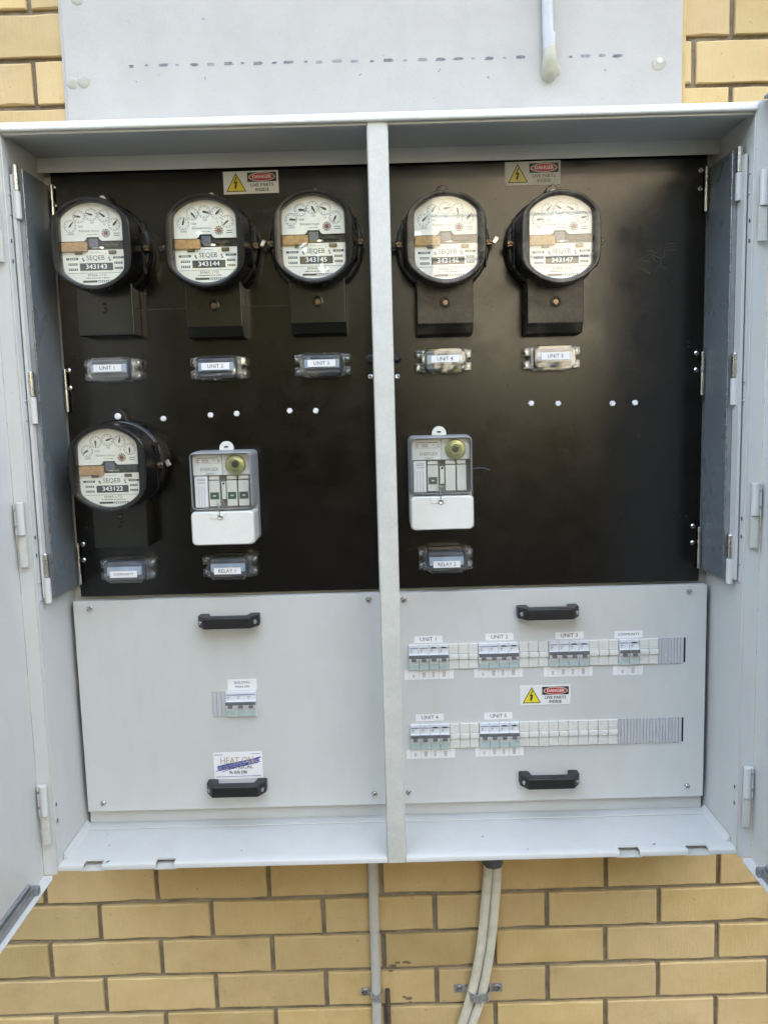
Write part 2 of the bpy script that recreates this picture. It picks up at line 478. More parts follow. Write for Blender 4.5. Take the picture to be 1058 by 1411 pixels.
class MB:
    def __init__(self):
        self.v, self.f = [], []

    def add(self, vs, fs):
        b = len(self.v)
        self.v += [tuple(x) for x in vs]
        self.f += [tuple(i + b for i in q) for q in fs]
        return self

    def _bm(self, bm):
        bm.verts.index_update()
        self.add([v.co for v in bm.verts], [[v.index for v in f.verts] for f in bm.faces])
        bm.free()
        return self

    def box(self, x0, x1, y0, y1, z0, z1, bev=0.0, seg=2):
        bm = bmesh.new()
        bmesh.ops.create_cube(bm, size=1)
        for v in bm.verts:
            v.co = Vector(((x0 + x1) / 2 + v.co.x * (x1 - x0), (y0 + y1) / 2 + v.co.y * (y1 - y0), (z0 + z1) / 2 + v.co.z * (z1 - z0)))
        if bev > 0:
            bmesh.ops.bevel(bm, geom=bm.edges[:], offset=bev, segments=seg, affect='EDGES', profile=0.5)
        return self._bm(bm)

    def prism(self, poly, a0, a1, axis='y', bev=0.0, seg=2):
        """closed polygon in the plane across the axis; y: (x,z)  z: (x,y)  x: (y,z)"""
        def P(p, a):
            return {'y': (p[0], a, p[1]), 'z': (p[0], p[1], a), 'x': (a, p[0], p[1])}[axis]
        bm = bmesh.new()
        A = [bm.verts.new(P(p, a0)) for p in poly]
        B = [bm.verts.new(P(p, a1)) for p in poly]
        n = len(poly)
        bm.faces.new(A)
        bm.faces.new(B[::-1])
        for i in range(n):
            bm.faces.new((A[i], B[i], B[(i + 1) % n], A[(i + 1) % n]))
        bmesh.ops.recalc_face_normals(bm, faces=bm.faces[:])
        if bev > 0:
            ed = [e for e in bm.edges if e.calc_face_angle(0) > R(25)]
            bmesh.ops.bevel(bm, geom=ed, offset=bev, segments=seg, affect='EDGES', profile=0.5)
        return self._bm(bm)

    def loft(self, rings, cap0=True, cap1=True):
        n = len(rings[0])
        b = len(self.v)
        for r in rings:
            self.v += [tuple(p) for p in r]
        for k in range(len(rings) - 1):
            for i in range(n):
                j = (i + 1) % n
                self.f.append((b + k * n + i, b + k * n + j, b + (k + 1) * n + j, b + (k + 1) * n + i))
        if cap0:
            self.f.append(tuple(b + i for i in range(n))[::-1])
        if cap1:
            self.f.append(tuple(b + (len(rings) - 1) * n + i for i in range(n)))
        return self

    def lathe(self, prof, c=(0, 0, 0), axis='y', n=32, cap0=True, cap1=True):
        """prof: (radius, position along axis)"""
        rings = []
        for r, a in prof:
            ring = []
            for i in range(n):
                t = 2 * math.pi * i / n
                u, v = r * math.cos(t), r * math.sin(t)
                p = {'y': (u, a, v), 'z': (u, v, a), 'x': (a, u, v)}[axis]
                ring.append((p[0] + c[0], p[1] + c[1], p[2] + c[2]))
            rings.append(ring)
        return self.loft(rings, cap0, cap1)

    def tube(self, pts, r, n=12):
        pts = [Vector(p) for p in pts]
        rr = r if isinstance(r, (list, tuple)) else [r] * len(pts)
        rings = []
        u = None
        for i, p in enumerate(pts):
            t = (pts[min(i + 1, len(pts) - 1)] - pts[max(i - 1, 0)]).normalized()
            if u is None:
                u = t.orthogonal().normalized()
            u = (u - t * u.dot(t)).normalized()
            w_ = t.cross(u)
            rings.append([p + (u * math.cos(2 * math.pi * k / n) + w_ * math.sin(2 * math.pi * k / n)) * rr[i] for k in range(n)])
        return self.loft(rings)

    def quad(self, x0, x1, z0, z1, y):
        return self.add([(x0, y, z0), (x1, y, z0), (x1, y, z1), (x0, y, z1)], [(0, 1, 2, 3)])

    def flat(self, poly, y):
        return self.add([(p[0], y, p[1]) for p in poly], [tuple(range(len(poly)))])

    def ring(self, cx, cz, r0, r1, y, n=24):
        vs, fs = [], []
        for i in range(n):
            t = 2 * math.pi * i / n
            vs += [(cx + r0 * math.cos(t), y, cz + r0 * math.sin(t)), (cx + r1 * math.cos(t), y, cz + r1 * math.sin(t))]
        for i in range(n):
            j = (i + 1) % n
            fs.append((2 * i, 2 * j, 2 * j + 1, 2 * i + 1))
        return self.add(vs, fs)

    def line(self, x0, z0, x1, z1, wd, y):
        d = Vector((x1 - x0, z1 - z0))
        q = Vector((-d.y, d.x)).normalized() * wd / 2
        return self.flat([(x0 - q.x, z0 - q.y), (x1 - q.x, z1 - q.y), (x1 + q.x, z1 + q.y), (x0 + q.x, z0 + q.y)], y)

    def text(self, s, size, cx, cz, y, sx=1.0, rot=0.0, bold=0.0):
        vs, fs = text_geo(s, size)
        c_, s_ = math.cos(rot), math.sin(rot)
        for k in ([0.0] if bold == 0 else [-bold, 0.0, bold]):
            yy = y - (k / bold * 2e-5 if bold else 0)
            self.add([(cx + (v[0] * sx + k) * c_ - v[1] * s_, yy, cz + (v[0] * sx + k) * s_ + v[1] * c_) for v in vs], fs)
        return self

    def mesh(self, name, smooth=True, ang=32, off=(0, 0, 0)):
        me = bpy.data.meshes.new(name)
        me.from_pydata([(v[0] - off[0], v[1] - off[1], v[2] - off[2]) for v in self.v], [], self.f)
        me.update()
        finish(me, smooth, ang)
        return me

    def build(self, name, mat, parent=None, off=(0, 0, 0), smooth=True, ang=32):
        return link(name, self.mesh(name, smooth, ang, off), mat, parent)


def rrect(cx, cz, w_, h, r, n=5):
    P = []
    for sx, sz, a0 in ((1, 1, 0), (-1, 1, 90), (-1, -1, 180), (1, -1, 270)):
        for i in range(n + 1):
            t = R(a0 + 90 * i / n)
            P.append((cx + sx * (w_ / 2 - r) + r * math.cos(t), cz + sz * (h / 2 - r) + r * math.sin(t)))
    return P


def clipped(rad, hw, n=72, soft=0.006):
    """circle cut by two vertical chords, corners eased"""
    out = []
    for i in range(n):
        t = 2 * math.pi * i / n
        x, z = rad * math.cos(t), rad * math.sin(t)
        ax = abs(x)
        if ax > hw - soft:
            k = (ax - (hw - soft)) / soft
            ax = hw - soft + soft * (1 - math.exp(-k)) if k > 0 else ax
        out.append((math.copysign(ax, x), z))
    return out


def copy_of(o, parent=None):
    c = o.copy()
    COL.objects.link(c)
    if parent:
        c.parent = parent
    return c


def copy_tree(o, loc):
    c = copy_of(o)
    c.location = loc
    for ch in [k for k in o.children]:
        d = copy_of(ch, c)
        for g in [k for k in ch.children]:
            copy_of(g, d)
    return c


GROUND = -1.36
YB, YE = -0.024, -0.042            # faces of the black meter boards and of the grey covers
HW, HH, YF = 0.6405, 0.6645, -0.185

# ------------------------------------------------------------------ ground and hedge (behind the camera)
g = MB().add([(-400, -800, 0), (400, -800, 0), (400, 30, 0), (-400, 30, 0)], [(0, 1, 2, 3)]).build('ground', 'mulch', smooth=False)
g.location.z = GROUND
tag(g, kind='structure')

def hedge():
    mb = MB()
    r = random.Random(3)

    def clump(cx, cy, cz, rx, ry, rz, n, s):
        for _ in range(n):
            while True:
                p = Vector((r.uniform(-1, 1), r.uniform(-1, 1), r.uniform(-1, 1)))
                if 0.25 < p.length < 1:
                    break
            c = Vector((cx + p.x * rx, cy + p.y * ry, cz + p.z * rz))
            if c.z < GROUND:
                continue
            a = Vector((r.uniform(-1, 1), r.uniform(-1, 1), r.uniform(-1, 1))).normalized()
            b = a.orthogonal().normalized()
            L = s * r.uniform(0.6, 1.3)
            mb.add([c - a * L, c + b * L * 0.45, c + a * L, c - b * L * 0.45], [(0, 1, 2, 3)])
    # unseen foliage, heights shaped for board reflections: tall left, low right, tall further right
    for i in range(30):
        x = -10.5 + i * 0.37
        h = 3.6 + 0.9 * math.sin(i * 1.7) + 0.5 * math.sin(i * 0.63 + 1)
        clump(x, -8.8 + 0.5 * math.sin(i * 2.3), GROUND + h / 2, 0.7, 0.8, h / 2, 560, 0.11)
    for i in range(11):
        x = 0.6 + i * 0.36
        h = 2.05 + 0.18 * math.sin(i * 2.1)
        clump(x, -9.3, GROUND + h / 2, 0.5, 0.45, h / 2, 330, 0.09)
    for i in range(10):
        x = 4.2 + i * 0.6
        h = 3.0 + 0.7 * math.sin(i * 1.3)
        clump(x, -8.6, GROUND + h / 2, 0.8, 0.8, h / 2, 420, 0.12)
    for i in range(25):            # taller unseen trees, added to block low sky light
        x = -14 + i * 1.17
        y, top = (-15.5, 11.5) if 0.0 < x < 4.8 else (-10.8, 8.0)
        top += 0.9 * math.sin(i * 2.7)
        clump(x, y, GROUND + top * 0.6, 1.3, 1.0, top * 0.4, 420, 0.30)
    for sx in (-1, 1):  # unseen foliage at both sides, also added to block low sky
        for i in range(8):
            clump(sx * (11.5 + 0.6 * math.sin(i)), -9.5 + i * 1.1, GROUND + 3.6, 1.0, 1.1, 3.4, 300, 0.30)
    o = mb.build('hedge', 'leaf', smooth=False)
    tag(o, 'unseen green hedge reflected in the black boards, with trees added to block low sky', 'hedge', kind='stuff')


hedge()

# unseen house added across the yard as a reflector for meter-glass glare
hs0 = (2.6, -10.5, GROUND)
hse = empty('glare_house', hs0, 'unseen weatherboard house added across the yard to give glare in the meter glass', 'house')
MB().box(0.75, 4.5, -13.5, -10.5, GROUND, GROUND + 4.8).build('wall', 'render', hse, off=hs0)
MB().prism([(0.4, GROUND + 4.82), (4.85, GROUND + 4.82), (2.6, GROUND + 6.4)], -13.8, -10.2).build('roof', 'path', hse, off=hs0)
for k in range(8):  # boards added for horizontal lines in the reflected glare
    zb = GROUND + 0.1 + k * 0.58
    MB().prism([(-10.499, zb), (-10.462, zb), (-10.492, zb + 0.576), (-10.499, zb + 0.576)], 0.74, 4.51, 'x').build('weatherboard', 'render', hse, off=hs0, smooth=False)
for x in (1.2,):
    wd_ = MB().box(2.7, 3.6, -10.52, -10.44, GROUND + 0.9, GROUND + 2.0, 0.01).build('window', 'alu', hse, off=hs0)
    MB().box(2.76, 3.54, -10.438, -10.432, GROUND + 0.96, GROUND + 1.94).build('pane', 'bakelite', wd_, off=hs0)

# ------------------------------------------------------------------ brick wall
PV, PH = 0.0856, 0.24
WALLO = (-0.0193, 0.0, -0.7713)
wall = empty('brick_wall', WALLO, 'cream brick wall with raked mortar behind the meter cabinet', 'wall')
wall.rotation_euler.y = -0.00438
back = MB().box(-6.2, 6.2, 0.0080, 0.12, GROUND + 0.7713 - 0.2, 10.95).build('mortar', 'mortar', wall)  # unseen upper wall raised to throw its shade across the yard


def brick_mesh(L, seed):
    """brick with slightly ragged arrises: jittered front outline, eased back to a plain body"""
    r = random.Random(seed)
    h = PV - 0.0098
    per = []
    nx = max(2, int(round(L / 0.038)))
    for i in range(nx):
        per.append((-L / 2 + L * i / nx, -h / 2))
    for i in range(2):
        per.append((L / 2, -h / 2 + h * i / 2))
    for i in range(nx):
        per.append((L / 2 - L * i / nx, h / 2))
    for i in range(2):
        per.append((-L / 2, h / 2 - h * i / 2))
    fr, mid, bk_ = [], [], []
    for (x, z) in per:
        jx, jz = r.uniform(-0.0006, 0.0006), r.uniform(-0.0008, 0.0008)
        ch = 0.0013 + (r.random() ** 5) * 0.0035
        sx = 0 if abs(abs(x) - L / 2) > 1e-6 else math.copysign(1, x)
        sz = 0 if abs(abs(z) - h / 2) > 1e-6 else math.copysign(1, z)
        fr.append((x + jx - sx * ch, 0.0, z + jz - sz * ch))
        mid.append((x + jx, ch * 0.9, z + jz))
        bk_.append((x, 0.05, z))
    m_ = MB().loft([bk_, mid, fr], cap0=False)
    me = m_.mesh('brick', smooth=False)
    me.materials.append(M['brick'])
    return me


BR = [brick_mesh(PH - 0.0098, i) for i in range(7)]
CUT = {}
far = MB()
nb = 0
for row in range(-7, 127):
    zc = (row + 0.5) * PV
    ph = 0.2245 if row % 2 else 0.098
    segs = []
    i0 = math.floor((-6.2 - ph) / PH)
    for i in range(i0, i0 + 53):
        x0 = ph + i * PH
        segs.append((x0, x0 + PH))
    if row >= 9:      # made-up opening behind the sheet: cut bricks on its right-hand side
        phr = 0.220 if row % 2 else 0.149
        xs = 0.6075
        L = [s for s in segs if s[0] < -0.45]
        Rr = []
        x = xs
        k = math.ceil((xs + 0.012 - phr) / PH)
        nx = phr + k * PH
        if nx - xs > 0.012:
            Rr.append((xs - 0.005, nx))
        for i in range(24):
            Rr.append((nx + i * PH, nx + (i + 1) * PH))
        segs = L + Rr
    for x0, x1 in segs:
        if x1 > 6.15 or x0 < -6.15:
            continue
        xm = (x0 + x1) / 2
        if row > 0 and row < 16 and -0.5 < xm < 0.55:
            continue            # wholly behind the cabinet
        if row >= 9 and x1 < 0.58 and x0 > -0.48:
            continue            # wholly behind the cement sheet
        near = (-1.3 < xm < 1.3 and -7 <= row < 24)
        if not near:
            far.box(x0 + 0.0049, x1 - 0.0049, 0.0, 0.05, zc - PV / 2 + 0.0049, zc + PV / 2 - 0.0049)
            continue
        ln = x1 - x0
        if abs(ln - PH) < 0.003:
            me = rnd.choice(BR)
        else:
            key = round(ln, 3)
            if key not in CUT:
                CUT[key] = brick_mesh(ln - 0.0098, int(ln * 1e4))
            me = CUT[key]
        o = link('brick', me, None, wall)
        o.location = (xm, rnd.uniform(-0.0008, 0.0008), zc + rnd.uniform(-0.0006, 0.0006))
        o.rotation_euler = (0, rnd.uniform(-0.003, 0.003), rnd.uniform(-0.003, 0.003))
        nb += 1
fo = far.build('far_bricks', 'brick', wall, smooth=False)
tag(fo, kind='stuff')
# smears of old mortar and rust stains on the low courses
SMEAR = ((-0.016, -1.0195, 0.0085), (-0.005, -1.012, 0.006), (-0.021, -1.031, 0.005), (0.012, -1.0115, 0.007), (0.020, -1.0135, 0.0045), (0.017, -1.097, 0.0075), (0.020, -1.106, 0.004), (0.008, -1.0935, 0.005))

# ------------------------------------------------------------------ fibre cement sheet above the cabinet
sh0 = (0, -0.006, 0.70)
sheet = empty('cement_sheet', sh0, 'pale grey fibre cement sheet fixed to the bricks above the cabinet', 'sheet')
MB().box(-0.5855, 0.5775, -0.0075, -0.0015, 0.30, 1.55, 0.0008, 1).build('panel', 'sheet', sheet, off=sh0)
x = -0.466
k = 0
while x < 0.475:
    long_ = k % 2 == 0 or rnd.random() < 0.25
    L = rnd.uniform(0.017, 0.026) if long_ else rnd.uniform(0.008, 0.014)
    z = 0.8338 - (x + 0.462) * 0.0058 + rnd.uniform(-0.001, 0.001)
    if k == 0:
        L = 0.012
    fade = rnd.random()
    if not (0.305 < x + L / 2 < 0.345):
        mb = MB()
        nst = 4 if long_ else 3
        for s in range(nst):
            hh = rnd.uniform(0.0009, 0.0019) * (1.3 if long_ else 0.8)
            xa = x + rnd.uniform(0, 0.22) * L
            xb = x + L - rnd.uniform(0, 0.22) * L
            zz = z + (s - nst / 2) * 0.0011
            mb.flat([(xa, zz - hh * 0.5), ((xa + xb) / 2, zz - hh * 0.7), (xb, zz - hh * 0.3), (xb - 0.001, zz + hh * 0.5), ((xa + xb) / 2, zz + hh * 0.8), (xa + 0.001, zz + hh * 0.4)], -0.0077 - 0.00003 * s)
        mb.build('ink_mark', 'marker' if fade < 0.6 else 'marker_faint', sheet, off=sh0, smooth=False)
    x += L + rnd.uniform(0.009, 0.018)
    k += 1
mb = MB()
for px, pz in ((-0.455, 0.807), (-0.32, 0.808), (-0.322, 0.913), (-0.46, 0.912), (0.432, 0.803), (-0.03, 0.806), (0.12, 0.81), (0.21, 0.795)):
    for _ in range(3):
        a, b = px + rnd.uniform(-0.003, 0.003), pz + rnd.uniform(-0.002, 0.002)
        q = rnd.uniform(0.0006, 0.0013)
        mb.flat([(a - q, b - q * 0.6), (a + q, b - q), (a + q * 0.8, b + q), (a - q, b + q * 0.7)], -0.0078)
tag(mb.build('pin_marks', 'marker', sheet, off=sh0, smooth=False), kind='stuff')


def blob(cx, cz, r, y, h, seed):
    q = random.Random(seed)
    rings = []
    ph = [q.uniform(0, 6.28) for _ in range(3)]
    for rr, yy in ((1.0, y), (0.86, y - h * 0.7), (0.45, y - h), (0.08, y - h)):
        rings.append([(cx + r * rr * (1 + 0.09 * math.sin(2 * t + ph[0]) + 0.05 * math.sin(3 * t + ph[1])) * math.cos(t), yy,
                       cz + r * rr * (1 + 0.07 * math.sin(2 * t + ph[2])) * math.sin(t)) for t in [2 * math.pi * i / 20 for i in range(20)]])
    return MB().loft(rings)


for i, (cx, cz, rr) in enumerate(SMEAR):
    q_ = blob(cx, cz, rr, -0.0008, 0.0009, 40 + i)
    q_.v = [(v[0], v[1], cz + (v[2] - cz) * 0.55) for v in q_.v]
    q_.build('dirt_smear', 'dirt', wall, off=WALLO)
for i, (cx, cz, rr) in enumerate(((-0.5735, 0.8055, 0.0115), (-0.5515, 0.8085, 0.0125), (0.5335, 0.8125, 0.0145), (-0.5536, 0.953, 0.011))):
    blob(cx, cz, rr, -0.0074, 0.0012, i).build('sealant_patch', 'sealant_pale', sheet, off=sh0)
MB().lathe([(0.0048, -0.0082), (0.0046, -0.0105), (0.002, -0.0108)], (0.5347, 0, 0.8163)).build('screw', 'paper', sheet, off=sh0)
MB().box(-0.5915, -0.586, -0.0045, 0.002, 0.66, 1.5, 0.001).build('sealant_bead', 'sheet', sheet, off=sh0)
MB().box(0.578, 0.5855, -0.0035, 0.002, 0.66, 1.5, 0.001).build('sealant_bead', 'brick', sheet, off=sh0)

# pale conduit coming down the sheet
c0 = (0.3225, -0.018, 0.79)
con = empty('upper_conduit', c0, 'pale plastic conduit running down the cement sheet and ending in sealant', 'conduit')
MB().tube([(0.3195, -0.0185, 1.5), (0.321, -0.0185, 0.95), (0.3225, -0.0185, 0.862)], 0.0101, 20).build('pipe', 'pvc_pale', con, off=c0)
MB().lathe([(0.0112, 0.866), (0.0116, 0.864), (0.0116, 0.838), (0.0108, 0.835)], (0.3245, -0.0195, 0), 'z', 24).build('coupler', 'pvc_pale', con, off=c0)
el = [Vector((0.3248, -0.0195, 0.842)), Vector((0.3251, -0.0205, 0.826)), Vector((0.3254, -0.0205, 0.813)), Vector((0.3256, -0.0165, 0.802)), Vector((0.3257, -0.0085, 0.7965)), Vector((0.3257, 0.002, 0.795))]
MB().tube(el, [0.0113, 0.0126, 0.0138, 0.0142, 0.0140, 0.0130], 22).build('elbow', 'sealant', con, off=c0)
blob(0.330, 0.806, 0.0185, -0.0074, 0.0018, 9).build('sealant_patch', 'sealant_pale', con, off=c0)

# ------------------------------------------------------------------ cabinet
C0 = (0, 0, -0.68)
cab = empty('meter_cabinet', C0, 'large light grey steel meter cabinet with both doors swung open', 'cabinet')


def part(mb, name, mat, parent=cab, **kw):
    return mb.build(name, mat, parent, off=C0, **kw)


for s in (-1, 1):
    X = lambda a, b: (min(s * a, s * b), max(s * a, s * b))
    mb = MB()
    mb.box(*X(HW + 0.001, HW + 0.003), -0.168, -0.004, -HH - 0.004, HH + 0.004)
    mb.box(*X(HW, HW + 0.0028), YF - 0.0015, -0.1675, -HH - 0.006, HH + 0.002, 0.0008, 1)
    sp = part(mb, 'side_panel', 'paint')
    mb = MB()
    mb.prism([(HW * s, -HH), (s * (HW - 0.010), -HH), (s * (HW - 0.006), -HH + 0.004), (s * HW, -HH + 0.012)], -0.160, -0.03)
    part(mb, 'seam', 'paint', sp)
    # small screws near the door hinges
    for z in ((0.486, 0.452), (-0.035, -0.068), (-0.545, -0.577)):
        for zz in z:
            m2 = MB().lathe([(0.0032, s * (HW + 0.0002)), (0.0030, s * (HW - 0.0012)), (0.0012, s * (HW - 0.0018))], (0, -0.1765 + rnd.uniform(-0.001, 0.001), zz), 'x', 10)
            part(m2, 'screw', 'alu', sp)
            m2 = MB().box(*X(HW - 0.0021, HW - 0.0015), -0.1790, -0.1772, zz - 0.004, zz + 0.003)  # dark strip standing in for the shadow beside each screw head
            part(m2, 'screw_shade', 'rubber', sp)

tp = part(MB().box(-HW - 0.003, HW + 0.003, -0.184, -0.004, HH, HH + 0.0025), 'top_panel', 'paint')
part(MB().box(-0.644, 0.644, -0.193, -0.1842, HH - 0.002, HH + 0.0125, 0.004, 3), 'front_lip', 'lip', tp)
part(MB().box(-HW, HW, -0.1838, -0.169, HH - 0.006, HH - 0.0003, 0.001), 'lip_return', 'paint', tp)
part(MB().box(-HW, HW, -0.036, -0.0335, 0.637, HH - 0.0005), 'rear_flange', 'paint', tp)
bp = MB().box(-HW, HW, -0.168, -0.006, -HH - 0.0025, -HH)
bp = part(bp, 'bottom_panel', 'paint')
notch = [(-0.5766, 0.0345), (-0.4396, 0.0345), (0.4405, 0.038), (0.5707, 0.038)]
edges = [-HW - 0.002]
for c, wd in notch[:2]:
    edges += [c - wd / 2, c + wd / 2]
edges += [-0.0178, 0.0178]
for c, wd in notch[2:]:
    edges += [c - wd / 2, c + wd / 2]
edges += [HW + 0.002]
for i in range(0, len(edges), 2):
    a, b = edges[i], edges[i + 1]
    pl = [(-0.1675, -HH + 0.001), (-0.180, -HH + 0.001), (-0.1855, -HH - 0.0015), (-0.187, -HH - 0.005), (-0.187, -HH - 0.010), (-0.1855, -HH - 0.010),
          (-0.1855, -HH - 0.004), (-0.180, -HH - 0.0012), (-0.1675, -HH - 0.0012)]
    part(MB().prism(pl, a + 0.0002, b - 0.0002, 'x'), 'front_lip', 'paint', bp)
for c, wd in notch:
    part(MB().box(c - wd / 2 - 0.004, c + wd / 2 + 0.004, -0.186, -0.150, -HH - 0.0125, -HH - 0.0105), 'lip_return', 'paint_dusty', bp)
part(MB().box(-HW, HW, -0.052, -0.0245, -HH + 0.0003, -HH + 0.003, 0.001), 'rear_ledge', 'paint', bp)
bk = part(MB().box(-HW, HW, -0.0065, -0.0045, -HH, HH), 'back_panel', 'paint')
part(MB().box(-HW + 0.005, HW - 0.005, -0.0240, -0.0225, -HH + 0.001, -0.60), 'lower_flange', 'paint', bk)

mu = MB()
mu.prism([(-0.0178, YF + 0.0), (-0.0166, YF - 0.0022), (0.0118, YF - 0.0022), (0.0166, YF - 0.0002), (0.0178, YF + 0.0006), (0.0178, -0.150), (-0.0178, -0.150)], -HH - 0.011, HH - 0.001, 'z', bev=0.0009, seg=2)
mu = part(mu, 'mullion', 'paint_dusty')
part(MB().box(-0.0186, -0.0181, YF - 0.001, -0.152, -HH, HH - 0.002), 'edge_seal', 'paint', mu)

# debris on the cabinet floor
mb = MB()
for (x, y, z, a, L) in ((-0.567, -0.118, 0, 0.4, 0.0022), (-0.585, -0.075, 0, 1.2, 0.0015), (0.493, -0.165, 0, 0.2, 0.004), (0.55, -0.178, 0, 1.4, 0.005), (-0.55, -0.178, 0, 0.9, 0.006),
                        (0.33, -0.04, 0, 0.4, 0.003), (0.17, -0.12, 0, 0.7, 0.003), (-0.30, -0.150, 0, 0.3, 0.002), (0.25, -0.172, 0, 0.6, 0.0025)):
    c, s_ = math.cos(a) * L, math.sin(a) * L
    zz = -HH + 0.0016
    mb.add([(x - c, y - s_, zz), (x + s_ * 0.25, y - c * 0.25, zz), (x + c, y + s_, zz), (x - s_ * 0.25, y + c * 0.25, zz + 0.001)], [(0, 1, 2, 3)])
part(mb, 'debris', 'debris', bp, smooth=False)

# doors, swung open square to the wall
for s in (-1, 1):
    X = lambda a, b: (min(s * a, s * b), max(s * a, s * b))
    d = part(MB().box(*X(0.668, 0.6695), -0.822, -0.190, -0.681, 0.681), 'door', 'paint')
    d['label'] = 'left door seen edge-on with its inner face' if s < 0 else 'right door seen edge-on with its inner face'
    part(MB().box(*X(0.6424, 0.6675), -0.1895, -0.188, -0.6795, 0.6795), 'hinge_flange', 'paint', d)
    part(MB().box(*X(0.6465, 0.6675), -0.8225, -0.821, -0.6795, 0.6795), 'closing_flange', 'paint', d)
    part(MB().prism([(s * 0.6465, -0.205), (s * 0.6515, -0.192), (s * 0.6675, -0.192), (s * 0.6675, -0.8205), (s * 0.6465, -0.8205)], -0.6812, -0.6798, 'z'), 'bottom_flange', 'paint', d)
    part(MB().prism([(s * 0.6465, -0.205), (s * 0.6515, -0.192), (s * 0.6675, -0.192), (s * 0.6675, -0.8205), (s * 0.6465, -0.8205)], 0.6798, 0.6812, 'z'), 'top_flange', 'paint', d)
    # channel rails along bottom and top
    for zs in (-1, 1):
        pl = [(0.6670, 0.6790), (0.6670, 0.6560), (0.6640, 0.6540), (0.6610, 0.6560), (0.6610, 0.6640), (0.6585, 0.6640), (0.6585, 0.6610), (0.6560, 0.6610), (0.6560, 0.6790)]
        mb = MB().prism([(s * p[0], zs * p[1]) for p in pl], -0.800, -0.262)
        part(mb, 'seal_rail', 'alu', d)
        part(MB().box(*X(0.6500, 0.6668), -0.2615, -0.2490, *sorted((zs * 0.6792, zs * 0.664)), 0.0015), 'corner_clip', 'alu', d)
    # stiffening swage on the inner face
    for (za, zb_) in ((-0.62, -0.50),):
        part(MB().prism([(-0.78, za), (-0.33, za), (-0.305, za + 0.03), (-0.305, 0.2), (-0.78, 0.2)], s * 0.6668, s * 0.6679, 'x', bev=0.0004, seg=1), 'document_plate', 'paint', d)
    for zc in (0.505, -0.028, -0.557):
        h = MB().lathe([(0.0065, zc + 0.0005), (0.0070, zc + 0.001), (0.0070, zc + 0.058), (0.0062, zc + 0.059)], (s * 0.6535, -0.1985, 0), 'z', 16)
        h.box(*X(0.6605, 0.664), -0.2005, -0.1917, zc + 0.001, zc + 0.058)
        h = part(h, 'hinge', 'paint', d)
        for zz in (zc + 0.016, zc + 0.046):
            part(MB().lathe([(0.0028, 0), (0.0024, -0.0012)], (s * 0.6622, -0.2005, zz), 'y', 10), 'hinge_screw', 'zinc', d)
        part(MB().box(*X(0.6468, 0.6600), -0.2000, -0.1922, zc - 0.058, zc - 0.0003, 0.0012), 'hinge_leaf', 'paint_dusty', d)

# dark swing plates between the side walls and the boards
for s in (-1, 1):
    X = lambda a, b: (min(s * a, s * b), max(s * a, s * b))
    yf = -0.147 if s < 0 else -0.136
    p = part(MB().box(*X(0.624, 0.626), yf, -0.0300, -0.155, 0.614), 'swing_plate', 'slate')
    part(MB().box(*X(0.6232, 0.6245), yf - 0.0025, yf - 0.0003, -0.155, 0.614, 0.0005, 1), 'plate_edge', 'zinc', p)
    part(MB().box(*X(0.6250, 0.6335), yf - 0.003, yf - 0.0012, -0.155, 0.606), 'front_fold', 'alu', p)
    part(MB().box(*X(0.6330, 0.6385), -0.1655, yf - 0.0045, -0.15, 0.600), 'hinge_strip', 'paint', p)
    for zc in (0.572, 0.216, -0.114):
        y = yf - 0.0135
        m2 = MB().lathe([(0.005, zc + 0.001), (0.0058, zc + 0.003), (0.0058, zc + 0.044), (0.0045, zc + 0.046)], (s * 0.6315, y, 0), 'z', 16)
        part(m2, 'hinge_pin', 'zinc', p)
        m2 = MB().lathe([(0.0055, zc - 0.047), (0.0066, zc - 0.046), (0.0066, zc - 0.0005), (0.006, zc + 0.0005)], (s * 0.6315, y, 0), 'z', 16)
        part(m2, 'hinge_knuckle', 'paint', p)
        for zz in (zc - 0.006, zc - 0.040):
            part(MB().lathe([(0.003, s * (HW - 0.0003)), (0.0026, s * (HW - 0.0022))], (0, -0.171, zz), 'x', 10), 'rivet', 'zinc', p)

